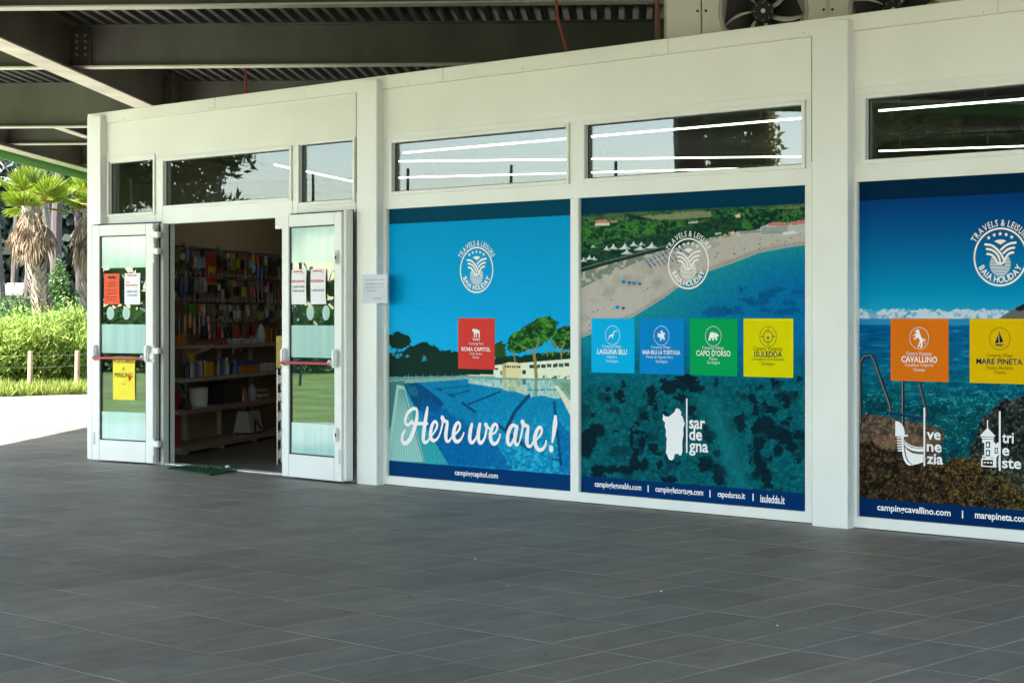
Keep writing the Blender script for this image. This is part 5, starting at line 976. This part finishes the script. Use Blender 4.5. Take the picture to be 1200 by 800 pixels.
# red bin at the near end, wire rack and yellow box by the right jamb
p = at(203.5, 400, 18.2); M2 = Matrix.Translation((p.x, p.y, 0.004)) @ Matrix.Rotation(.4, 4, 'Z')
item('crate_stack', MB().box(-.16, .01, -.12, .12, 0, .62, M=M2, bev=.01).box(-.155, .013, -.125, .125, .30, .32, M=M2), GM['red'], 'tall narrow red bin just inside the left door jamb', 'bin')
p = at(335, 500, 17.0); rk = thing('wire_rack', 'chrome wire basket rack standing behind the open door leaf', 'rack', (p.x, p.y, 0))
RM = Matrix.Translation((p.x, p.y, 0.004)) @ Matrix.Rotation(TH, 4, 'Z')
for a, b in ((-.06, -.15), (-.06, .15), (.24, -.15), (.24, .15)): MB().cyl((a, b, 0), (a, b, .88), .006, n=6, M=RM).build('leg', WIRE, rk)
for z_ in (.05, .22, .40, .58, .74):
    m_ = MB()
    for zz_ in (0, .09):
        for s_ in (((-.06, -.15), (.24, -.15)), ((.24, -.15), (.24, .15)), ((.24, .15), (-.06, .15)), ((-.06, .15), (-.06, -.15))): m_.cyl((*s_[0], z_ + zz_), (*s_[1], z_ + zz_), .004, n=5, M=RM)
    for k in range(9): m_.cyl((-.06 + k*.037, -.15, z_), (-.06 + k*.037, .15, z_), .0025, n=4, M=RM); m_.cyl((-.06 + k*.037, -.15, z_), (-.06 + k*.037, -.15, z_ + .09), .0025, n=4, M=RM)
    for k in range(6): m_.cyl((-.06, -.15 + k*.06, z_), (-.06, -.15 + k*.06, z_ + .09), .0025, n=4, M=RM)
    m_.build('basket', WIRE, rk)
item('carton', MB().box(-.075, .2, -.12, .12, .892, 1.19, M=RM, bev=.004), [GM['yellow']], 'yellow carton standing on top of the wire basket rack', 'box')
# ================================================================== STEEL CANOPY over shop and forecourt
CM = Matrix(((RV.x, DV.x, 0, 0), (RV.y, DV.y, 0, CAMY), (0, 0, 1, 0), (0, 0, 0, 1)))
can = thing('steel_canopy', 'dark galvanised steel canopy with corrugated deck spanning over the shop', 'canopy', cw(0, 16, 0))
CX0, CX1, CD0, CD1, ZD = -10.7, 8.6, -2.6, 37.5, 4.87
def isec(c, zb, zt, bw, tf=.018, tw=.014): h = bw/2; return [(c-h, zb), (c+h, zb), (c+h, zb+tf), (c+tw, zb+tf), (c+tw, zt-tf), (c+h, zt-tf), (c+h, zt), (c-h, zt), (c-h, zt-tf), (c-tw, zt-tf), (c-tw, zb+tf), (c-h, zb+tf)]
def beam_r(name, d, x0, x1, zb, zt, bw):
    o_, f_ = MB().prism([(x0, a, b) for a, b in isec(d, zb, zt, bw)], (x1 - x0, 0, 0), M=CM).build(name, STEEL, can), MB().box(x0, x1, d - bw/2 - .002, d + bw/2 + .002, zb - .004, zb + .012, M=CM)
    f_.build('lit_flange_plate', STEELL, o_); return o_  # thin plate added over the flange, its pale colour standing for ground light
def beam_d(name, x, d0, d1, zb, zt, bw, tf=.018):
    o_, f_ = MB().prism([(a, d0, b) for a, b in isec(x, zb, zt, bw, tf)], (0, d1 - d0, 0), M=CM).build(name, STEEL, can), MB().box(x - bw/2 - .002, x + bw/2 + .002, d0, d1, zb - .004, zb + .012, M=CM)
    f_.build('lit_flange_plate', STEELL, o_); return o_
GX = -6.64
girder = beam_d('girder', GX, CD0, 26.0, 4.28, 4.865, .30, .022); beam_d('girder', GX, 26.06, CD1 - .3, 4.28, 4.865, .28)
beam_d('girder', 1.8, CD0, 8.0, 4.28, 4.865, .3); beam_d('girder', 7.8, CD0, CD1 - .3, 4.28, 4.865, .3)
edge = beam_d('edge_beam', CX0, CD0, CD1, 4.28, 4.865, .26)
for d in (-1.8, .9, 4.8, 9.0, 13.2, 17.4, 21.6, 26.9, 31.2, 35.5):
    zb = 4.21 if d == 26.9 else 4.365
    for a, b in ((CX0 + .02, GX - .02), (GX + .02, CX1 - .1)):
        bm_ = beam_r('beam', d, a, b, zb, 4.868, .20)
        if d == 21.6 and a > -7:
            pl = MB().box(GX + .03, GX + .235, d - .032, d - .014, 4.47, 4.80, M=CM, bev=.003).build('splice_plate', STEEL, bm_)
            for cx_ in (GX + .08, GX + .185):
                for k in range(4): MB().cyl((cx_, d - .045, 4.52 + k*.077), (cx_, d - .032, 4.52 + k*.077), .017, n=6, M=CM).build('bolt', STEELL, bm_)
            MB().box(GX + .25, GX + .262, d - .09, d - .014, 4.384, 4.85, M=CM).build('stiffener', STEEL, bm_)
ep = MB().box(GX - .16, GX + .16, 25.97, 26.0, 4.20, 4.90, M=CM).build('end_plate', STEEL, can); MB().box(GX - .16, GX + .16, 26.03, 26.06, 4.20, 4.90, M=CM).build('end_plate', STEEL, can)
for cx_ in (-.12, -.06, .06, .12):
    for k in range(9): MB().cyl((GX + cx_, 25.93, 4.26 + k*.072), (GX + cx_, 25.97, 4.26 + k*.072), .016, n=6, M=CM).build('bolt', STEEL, ep)
beam_d('rail_beam', -9.25, 27.1, CD1 - .3, 4.46, 4.865, .16)
# corrugated deck sheet
prof = []; x = CX0 - .15
while x < CX1: prof += [(x, ZD), (x + .055, ZD), (x + .075, ZD + .085), (x + .145, ZD + .085)]; x += .165
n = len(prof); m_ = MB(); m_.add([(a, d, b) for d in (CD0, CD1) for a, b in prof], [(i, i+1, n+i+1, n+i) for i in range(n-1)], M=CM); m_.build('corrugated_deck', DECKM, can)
for a in ((CX0 - .27, CX0 - .24, CD0 - .1, CD1 + .1), (CX1, CX1 + .03, CD0 - .1, CD1 + .1), (CX0 - .24, CX1, CD0 - .1, CD0 - .07), (CX0 - .24, CX1, CD1 + .07, CD1 + .1)): MB().box(a[0], a[1], a[2], a[3], 4.15, 5.05, M=CM).build('fascia', GREENF, can)
def refl(x, y, L):                              # where the sight line through a facade pixel goes after mirroring in the glass
    p = fp(x, y); rx, ry_ = ray(x); return Vector((p.x + rx*L, -ry_*L, p.z + (HORY - y)/FPX*L))
def crossing(x, xc):                            # length of that mirrored line up to a given canopy offset
    a, b = refl(x, 370, 0), refl(x, 370, 1); f = lambda p: Vector((p.x, p.y - CAMY, 0)).dot(RV); return (xc - f(a))/(f(b) - f(a))
DARKP = pm('dark_pier_cladding', (.10, .08, .065), .6, var=.15, scale=2)
for pp in (refl(803, 370, crossing(803, -10.4)), cw(7.8, -2.0)):
    M2 = Matrix.Translation((pp.x, pp.y, 0)) @ Matrix.Rotation(PHI, 4, 'Z')
    MB().box(-.17, .17, -.17, .17, -.02, 4.285, M=M2, bev=.02).build('column', DARKP, can)

# ================================================================== VEGETATION
BARK = pm('pine_bark', (.055, .045, .04), .95, var=.4, scale=5, bump=.8, bscale=16, stretch=(1, 1, .3)); BARKG = pm('grey_bark', (.085, .078, .07), .95, var=.35, scale=5, bump=.6, bscale=16, stretch=(1, 1, .3))
L_OLE = leafmat('oleander_leaf', (.16, .28, .035), (.40, .48, .12), .45); L_OLD = leafmat('oleander_leaf_shade', (.075, .16, .03), (.13, .24, .05), .4); L_PINE = leafmat('pine_needles', (.035, .075, .018), (.085, .13, .03), .2); L_WOOD = leafmat('wood_foliage_shaded', (.010, .021, .018), (.030, .046, .034), .15); L_BUSH = leafmat('bush_leaf', (.04, .095, .025), (.085, .15, .04), .25); L_GRASS = leafmat('grass_blade', (.13, .21, .025), (.28, .30, .07), .35); L_OLIVE = leafmat('olive_leaf', (.20, .195, .055), (.36, .32, .10), .6)
L_PALM = leafmat('palm_leaf', (.08, .18, .010), (.30, .31, .03), .4); L_DEAD = leafmat('dry_palm_leaf', (.13, .085, .05), (.29, .21, .14), .2); L_SCALE = leafmat('palm_boot', (.15, .12, .095), (.32, .27, .22), .05, .8)
def leaf_mesh(name, Pc, Dr, Ln, Wd, mat, parent=None, seed=0):
    """Pc leaf bases, Dr directions, Ln lengths, Wd widths -> one mesh of folded blades"""
    r = np.random.default_rng(seed); N = len(Pc); Dr = Dr/np.linalg.norm(Dr, axis=1, keepdims=True)
    S = np.cross(Dr, r.normal(size=(N, 3))); S /= np.linalg.norm(S, axis=1, keepdims=True) + 1e-9
    Ln = np.broadcast_to(Ln, (N,))[:, None]; Wd = np.broadcast_to(Wd, (N,))[:, None]
    V = np.stack([Pc, Pc + Dr*Ln*.45 + S*Wd*.5, Pc + Dr*Ln, Pc + Dr*Ln*.45 - S*Wd*.5], 1).reshape(-1, 3)
    me = bpy.data.meshes.new(name); me.vertices.add(4*N); me.vertices.foreach_set('co', V.ravel()); me.loops.add(4*N); me.loops.foreach_set('vertex_index', np.arange(4*N)); me.polygons.add(N)
    me.polygons.foreach_set('loop_start', np.arange(N)*4); me.polygons.foreach_set('loop_total', np.full(N, 4)); me.update(); me.materials.append(mat); return link(name, me, parent)
def clumps(r, n, per, cen, rad, cr, flat=1.0, shell=.5):
    """points in clumps scattered through an ellipsoid"""
    d = r.normal(size=(n, 3)); d /= np.linalg.norm(d, axis=1, keepdims=True); k = (shell + (1-shell)*r.random((n, 1)))
    C_ = np.array(cen) + d*k*np.array(rad); out = []
    for c in C_:
        q = r.normal(size=(per, 3)); q /= np.linalg.norm(q, axis=1, keepdims=True); out.append(c + q*cr*r.random((per, 1))**.5*np.array([1, 1, flat]))
    return np.concatenate(out), C_
def tree(name, label, cat, pos, h, tr, lean, crown_c, crown_r, mat, bark, seed, n=26, per=130, leaf=(.2, .08), cr=.7, group=None):
    r = np.random.default_rng(seed); pos = Vector(pos); t = thing(name, label, cat, pos, group)
    top = pos + Vector((lean[0], lean[1], h)); mid = pos.lerp(top, .5) + Vector((r.normal()*.15, r.normal()*.15, 0))
    m_ = MB(); m_.tube([pos - Vector((0, 0, .1)), pos.lerp(mid, .5), mid, mid.lerp(top, .5), top], [tr*1.15, tr, tr*.9, tr*.75, tr*.55], 9)
    P_, C_ = clumps(r, n, per, pos + Vector(crown_c), crown_r, cr, .7)
    for c in C_[:7]:
        b = mid.lerp(top, r.uniform(.45, 1)); c = Vector(c); m_.tube([b, b.lerp(c, .5) + Vector((0, 0, -.2)), c], [tr*.34, tr*.22, tr*.1], 6)
    m_.build('trunk', bark, t, smooth=True)
    D_ = r.normal(size=P_.shape) + np.array([0, 0, .35]); leaf_mesh('crown', P_, D_, leaf[0]*r.uniform(.7, 1.3, len(P_)), leaf[1], mat, t, seed); return t
# pines beyond the hedge
for k, (x, d, h, tr, lx_, cr_) in enumerate(((-14, 52, 9.5, .26, .5, 3.2), (7, 58, 9, .24, -.3, 3.0), (22, 66, 10, .30, 1.6, 3.4), (36, 74, 10, .28, .2, 3.2), (64, 56, 9, .30, .4, 3.0), (72, 68, 9, .26, -.8, 3.2), (86, 62, 9.4, .24, -1.6, 2.8), (100, 72, 10, .3, .6, 3.4), (116, 64, 9, .26, .5, 3.0), (50, 84, 10, .3, 0, 3.5), (14, 88, 10, .3, .4, 3.6), (94, 90, 10.5, .3, -.4, 3.6), (-40, 60, 9.5, .3, .3, 3.4))):
    p = at(x, 370, d); p.z = -.06; ln = RV*lx_; tr *= .62
    tree('pine_tree', ['umbrella pine with straight dark trunk beyond the oleander hedge', 'leaning umbrella pine with bare brown trunk behind the palms'][abs(lx_) > .7], 'tree', p, h, tr, (ln.x, ln.y), (ln.x, ln.y, h + .6), (cr_, cr_, 1.3), L_PINE, BARK if k % 3 else BARKG, 300 + k, 26, 110, (.30, .10), .9, 'pine trees beyond the hedge')
# the wood far behind: one mass, shade under the pines put into its leaf colour
r = np.random.default_rng(77); N = 26000; xs = r.uniform(-260, 230, N); ds = r.uniform(92, 108, N); zs = 11.5*r.random(N)**1.2
P_ = np.array([at(a, 370, d)[:] for a, d in zip(xs, ds)]); P_[:, 2] = zs; keep = (zs < 6.6 + 3.0*vnoise(xs/14, xs*0, 5)) | (r.random(N) < .12); P_ = P_[keep]
tag(leaf_mesh('distant_wood', P_, r.normal(size=P_.shape), r.uniform(.6, 1.3, len(P_)), .7, L_WOOD, None, 5), 'dark blue-green wood standing far behind the pines', 'wood', kind='stuff')
# low white cabin among the pines
p0, p1 = at(6, 370, 66), at(38, 370, 66); cab = thing('cabin', 'low white flat-roofed cabin among the pine trunks', 'cabin', (p0.x, p0.y, -.06))
MC = Matrix(((RV.x, DV.x, 0, p0.x), (RV.y, DV.y, 0, p0.y), (0, 0, 1, -.06), (0, 0, 0, 1))); wd_ = (p1 - p0).length
MB().box(-.6, wd_, .5, 3.5, 0, 2.2, M=MC).build('wall', pm('cabin_wall', (.28, .26, .22), .8), cab); MB().box(-1.0, wd_ + .2, 0, 3.8, 2.2, 2.62, M=MC).build('roof', pm('cabin_roof_white', (.75, .75, .72), .6), cab); MB().box(.1, .9, .48, .52, 0, 1.9, M=MC).build('door', BARK, cab)
# shrubs between hedge and palms
def shrub(name, label, cat, x, d, hh, rx_, mat, seed, n, per, leaf, up=.6, group=None, cone=False, stem=BARKG):
    r = np.random.default_rng(seed); p = at(x, 370, d); p.z = -.04; t = thing(name, label, cat, p, group)
    P_, C_ = clumps(r, n, per, (p.x, p.y, hh*.52), (rx_, rx_, hh*.48), .3*rx_ + .08, 1, .35)
    if cone: k = np.clip((P_[:, 2])/hh, 0, 1)[:, None]; P_[:, :2] = np.array([p.x, p.y]) + (P_[:, :2] - np.array([p.x, p.y]))*(1.15 - .95*k)
    P_[:, 2] = np.maximum(P_[:, 2], .02); D_ = r.normal(size=P_.shape)*.8 + np.array([0, 0, up])
    m_ = MB()
    for q in range(6):
        c = Vector(C_[q]); m_.tube([p + Vector((r.normal()*.06, r.normal()*.06, 0)), p.lerp(c, .5) + Vector((0, 0, .08)), c], [.022, .016, .008], 5)
    m_.build('stem', stem, t); leaf_mesh('foliage', P_, D_, leaf[0]*r.uniform(.7, 1.25, len(P_)), leaf[1], mat, t, seed); return t
for k in range(15):
    x = -42 + k*11.6 + random.uniform(-3, 3); d = 33.2 + (x/105)*1.0 + random.uniform(-.3, .5); hh = 1.26 + .28*vnoise(np.array([k*.9]), np.array([2.]), 3)[0]
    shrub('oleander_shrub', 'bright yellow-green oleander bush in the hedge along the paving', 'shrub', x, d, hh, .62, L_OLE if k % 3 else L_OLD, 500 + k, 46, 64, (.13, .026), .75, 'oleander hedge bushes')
shrub('oleander_shrub', 'tall oleander shoot rising above the hedge beside the palm trunk', 'shrub', 62, 34.2, 1.78, .30, L_OLE, 541, 22, 46, (.14, .026), .9)
for x, d, hh, rx_, lab in ((8, 40, 1.72, 1.0, 'grey-green round bush behind the hedge under the cabin'), (28, 41, 1.75, .8, 'low leafy bush behind the hedge beside the palm'), (96, 43, 1.75, .9, 'dark leafy bush behind the hedge between the two palms')): shrub('bush', lab, 'shrub', x, d, hh, rx_, L_BUSH, int(600 + x), 60, 70, (.12, .05), .3)
shrub('conifer', 'small dense cone-shaped conifer between the two palms', 'tree', 70, 44, 2.7, .85, L_BUSH, 640, 90, 90, (.12, .04), .5, cone=True)
# grass at the hedge foot
N = 9000; xs = r.uniform(-120, 125, N); ds = 30.9 + xs*.01 + r.random(N)**1.2*2.8; P_ = np.array([at(a, 370, d)[:] for a, d in zip(xs, ds)]); P_[:, 2] = -.02
tag(leaf_mesh('grass', P_, r.normal(size=P_.shape)*.35 + np.array([0, 0, 1]), r.uniform(.12, .34, N), .022, L_GRASS, None, 8), 'long yellow-green grass along the hedge foot', 'grass', kind='stuff')
# post and wire fence in front of the hedge
WOODP = pm('weathered_post', (.36, .25, .15), .85, var=.2, scale=8); p = at(35, 370, 31.9)
fe = thing('wire_fence', 'low wire fence on round timber posts in front of the hedge', 'fence', (p.x, p.y, -.02))
for x in (-62, -14, 35, 90, 140):
    q = at(x, 370, 31.6 + x*.012); MB().cyl((q.x, q.y, -.05), (q.x + .02, q.y, .76), .047, .043, 10).build('post', WOODP, fe, smooth=True)
for z_ in (.25, .5, .7):
    a, b = at(-62, 370, 30.85), at(140, 370, 33.25); MB().tube([(a.x, a.y, z_), ((a.x+b.x)/2, (a.y+b.y)/2, z_ - .03), (b.x, b.y, z_)], .002, 4).build('wire', WIRE, fe)

# ---- fan palms with skirts of dry leaves
def fan_leaf(m_, base, dirv, size, droop, seed, nseg=22, spread=2.5, petiole=.5):
    """one fan leaf: stalk, then pleated segments radiating from its tip"""
    rr_ = random.Random(seed); base, dirv = Vector(base), Vector(dirv).normalized(); hub = base + dirv*petiole + Vector((0, 0, -droop*.1))
    d2 = (dirv + Vector((0, 0, -droop))).normalized(); side = d2.cross(Vector((0, 0, 1))); side = side.normalized() if side.length > .05 else Vector((1, 0, 0)); nrm = side.cross(d2).normalized()
    m_.tube([base, base.lerp(hub, .55) + Vector((0, 0, .04)), hub], [.022, .014, .010], 5, mi=1)
    for i in range(nseg):
        a = (i/(nseg-1) - .5)*spread; da = spread/nseg*.40; L = size*(1 - .22*(abs(a)/(spread/2))**2)*rr_.uniform(.9, 1.05)
        e = d2*math.cos(a) + side*math.sin(a); e1 = d2*math.cos(a-da) + side*math.sin(a-da); e2 = d2*math.cos(a+da) + side*math.sin(a+da); up = nrm*.018*(1 if i % 2 else -1); sag = Vector((0, 0, -1))*size*(.10 + .5*droop)*.3
        m_.add([hub, hub + e1*L*.55 - up + sag*.3, hub + e*L*.55 + up + sag*.3, hub + e2*L*.55 - up + sag*.3, hub + e*L + sag*rr_.uniform(.6, 2.0), hub + e1*L*.8 + sag*.7, hub + e2*L*.8 + sag*.7], [(0, 1, 2), (0, 2, 3), (1, 5, 2), (2, 5, 4), (2, 4, 6), (2, 6, 3)])
def palm(xp, d, zc, leanp, label, seed, ngreen=15, ndry=24):
    rr_ = random.Random(seed); top = at(xp, 370, d); top.z = zc; bot = at(xp + leanp, 370, d); bot.z = -.05
    t = thing('fan_palm', label, 'palm', bot); pts = [bot.lerp(top, k/6) + RV*(.05*math.sin(k)) for k in range(7)]
    tr = MB().tube(pts, [.20, .19, .18, .175, .175, .175, .16], 12).build('trunk', BARKT, t, smooth=True)
    sc_ = MB()
    for k in range(420):                        # old leaf bases criss-cross up the trunk
        q = (k + .5)/420; c = pts[min(5, int(q*6))].lerp(pts[min(5, int(q*6)) + 1], q*6 - int(q*6)); a = k*2.39996; o_ = Vector((math.cos(a), math.sin(a), 0)); s_ = Vector((-math.sin(a), math.cos(a), 0)); rd = .178
        p = c + o_*rd; w = rr_.uniform(.04, .065); hl = rr_.uniform(.13, .22); tw_ = s_*rr_.uniform(-.06, .06)
        sc_.add([p - s_*w - Vector((0, 0, .03)), p + s_*w - Vector((0, 0, .03)), p + s_*w*.6 + tw_ + o_*.05 + Vector((0, 0, hl*.6)), p + tw_ + o_*.085 + Vector((0, 0, hl)), p - s_*w*.6 + tw_ + o_*.05 + Vector((0, 0, hl*.6))], [(0, 1, 2, 3, 4)])
    sc_.build('leaf_base_scales', L_SCALE, tr)['kind'] = 'stuff'
    for k in range(ndry):
        a = k*2.39996 + rr_.uniform(-.2, .2); el = rr_.uniform(-.9, -.15); o_ = Vector((math.cos(a)*math.cos(el), math.sin(a)*math.cos(el), math.sin(el))); zo = -.28*rr_.random()
        m_ = MB(); fan_leaf(m_, top + Vector((o_.x*.14, o_.y*.14, zo)), o_, rr_.uniform(.34, .48), rr_.uniform(1.2, 3.2), seed*100 + k, 12, 1.7, rr_.uniform(.18, .36)); m_.build('dry_leaf', [L_DEAD, BARKP], t)
    for k in range(ngreen):
        a = k*2.39996 + seed; el = rr_.uniform(.25, 1.35) if k > 2 else rr_.uniform(-.15, .2); o_ = Vector((math.cos(a)*math.cos(el), math.sin(a)*math.cos(el), math.sin(el)))
        m_ = MB(); fan_leaf(m_, top + Vector((o_.x*.08, o_.y*.08, .05)), o_, rr_.uniform(.50, .68), rr_.uniform(-.6, .35), seed*100 + 60 + k, 26, 3.4, rr_.uniform(.3, .5)); m_.build('green_leaf', [L_PALM, BARKP], t)
    return t
BARKT = pm('palm_trunk_bark', (.17, .14, .11), .9, var=.3); BARKP = pm('palm_stalk', (.36, .20, .10), .7)
palm(38, 40.0, 3.72, 16, 'fan palm with green crown and shaggy skirt of dry leaves', 3)
palm(110, 41.0, 3.70, -10, 'fan palm half hidden behind the shop corner column', 4)

# ---- what the panes mirror: trees and a tall wire fence across the lawn
for xs_, L, h, cw_, lab, sd in ((196, 27, 4.2, (2.1, 2.1, 3.0), 'dense dark pine on the lawn facing the shop door', 701), (118, 29, 4.2, (1.9, 1.9, 2.6), 'dense dark pine on the lawn beside another pine facing the door', 702)):
    p = refl(xs_, 370, L); p.z = -.03; tree('lawn_pine', lab, 'tree', p, h, .22, (0, 0), (0, 0, 6.1), cw_, L_PINE, BARK, sd, 60, 150, (.3, .1), .7, 'trees across the lawn')
for xs_, L, h, cw_, lab, sd, mt_ in ((868, 26, 4.3, (.8, .8, 1.4), 'loose olive-leaved tree across the lawn behind the canopy column', 703, L_OLIVE), (1105, 24, 4, (1.15, 1.15, 2.6), 'broad olive-green tree facing the rocky shore poster', 704, L_OLIVE), (1190, 26, 4, (1.4, 1.4, 2.8), 'bushy olive-green tree facing the end of the shop front', 705, L_OLIVE), (1300, 24, 4, (1.8, 1.8, 2.8), 'wide olive-green tree across the lawn beyond the shop end', 706, L_OLIVE)):
    p = refl(xs_, 370, L); p.z = -.03; sm_ = cw_[0] < 1; tree('lawn_tree', lab, 'tree', p, h, .12 if sm_ else .2, (0, 0), (0, 0, 5.0 if sm_ else 5.6), cw_, mt_, BARKG, sd, 46 if sm_ else 110, 150, (.2, .08) if sm_ else (.28, .12), .42 if sm_ else .75, 'trees across the lawn')
fp0 = refl(240, 370, 21); tf = thing('court_fence', 'tall wire mesh sports fence standing across the lawn', 'fence', (fp0.x, fp0.y, -.03)); FG = pm('fence_green_steel', (.05, .10, .08), .5)
fa, fb = refl(150, 370, 20), refl(720, 370, 20); hts = 4.05
for k in range(6):
    q = fa.lerp(fb, k/5); MB().cyl((q.x, q.y, -.03), (q.x, q.y, hts + .15),   .028, n=8).build('post', FG, tf)
ms_ = MB(); nn = 150; L_ = (fb - fa)
for k in range(16): z_ = .2 + k*.256; a, b = fa, fb; ms_.box(0, L_.length, -.0015, .0015, z_ - .0015, z_ + .0015, M=Matrix.Translation((a.x, a.y, 0)) @ Matrix.Rotation(math.atan2(L_.y, L_.x), 4, 'Z'))
for k in range(nn): ms_.box(L_.length*k/nn - .0013, L_.length*k/nn + .0013, -.0013, .0013, .1, hts, M=Matrix.Translation((fa.x, fa.y, 0)) @ Matrix.Rotation(math.atan2(L_.y, L_.x), 4, 'Z'))
ms_.build('mesh_wires', FG, tf)['kind'] = 'stuff'
r = np.random.default_rng(99); N = 26000; c = np.array([cw(-34 + a, b)[:] for a, b in zip(r.uniform(-1, 1, N), r.uniform(-38, 26, N))]); c[:, 2] = r.random(N)*1.5
tag(leaf_mesh('lawn_hedge', c, r.normal(size=c.shape), r.uniform(.2, .36, N), .16, L_OLD, None, 9), 'long low clipped hedge closing the lawn', 'hedge', kind='stuff')

# trees closing the horizon beyond the lawn: too far to tell apart
r = np.random.default_rng(123); N = 16000; an = r.uniform(math.radians(150), math.radians(300), N); rd_ = r.uniform(66, 82, N)
c = np.stack([-6 + rd_*np.cos(an), -6 + rd_*np.sin(an), r.random(N)**1.1*(3.0 + 1.3*vnoise(an*26, an*0, 8))], -1)
tag(leaf_mesh('tree_belt', c, r.normal(size=c.shape), r.uniform(.5, 1.0, N), .5, L_BUSH, None, 10), 'distant green belt of trees closing the lawn', 'trees', kind='stuff')
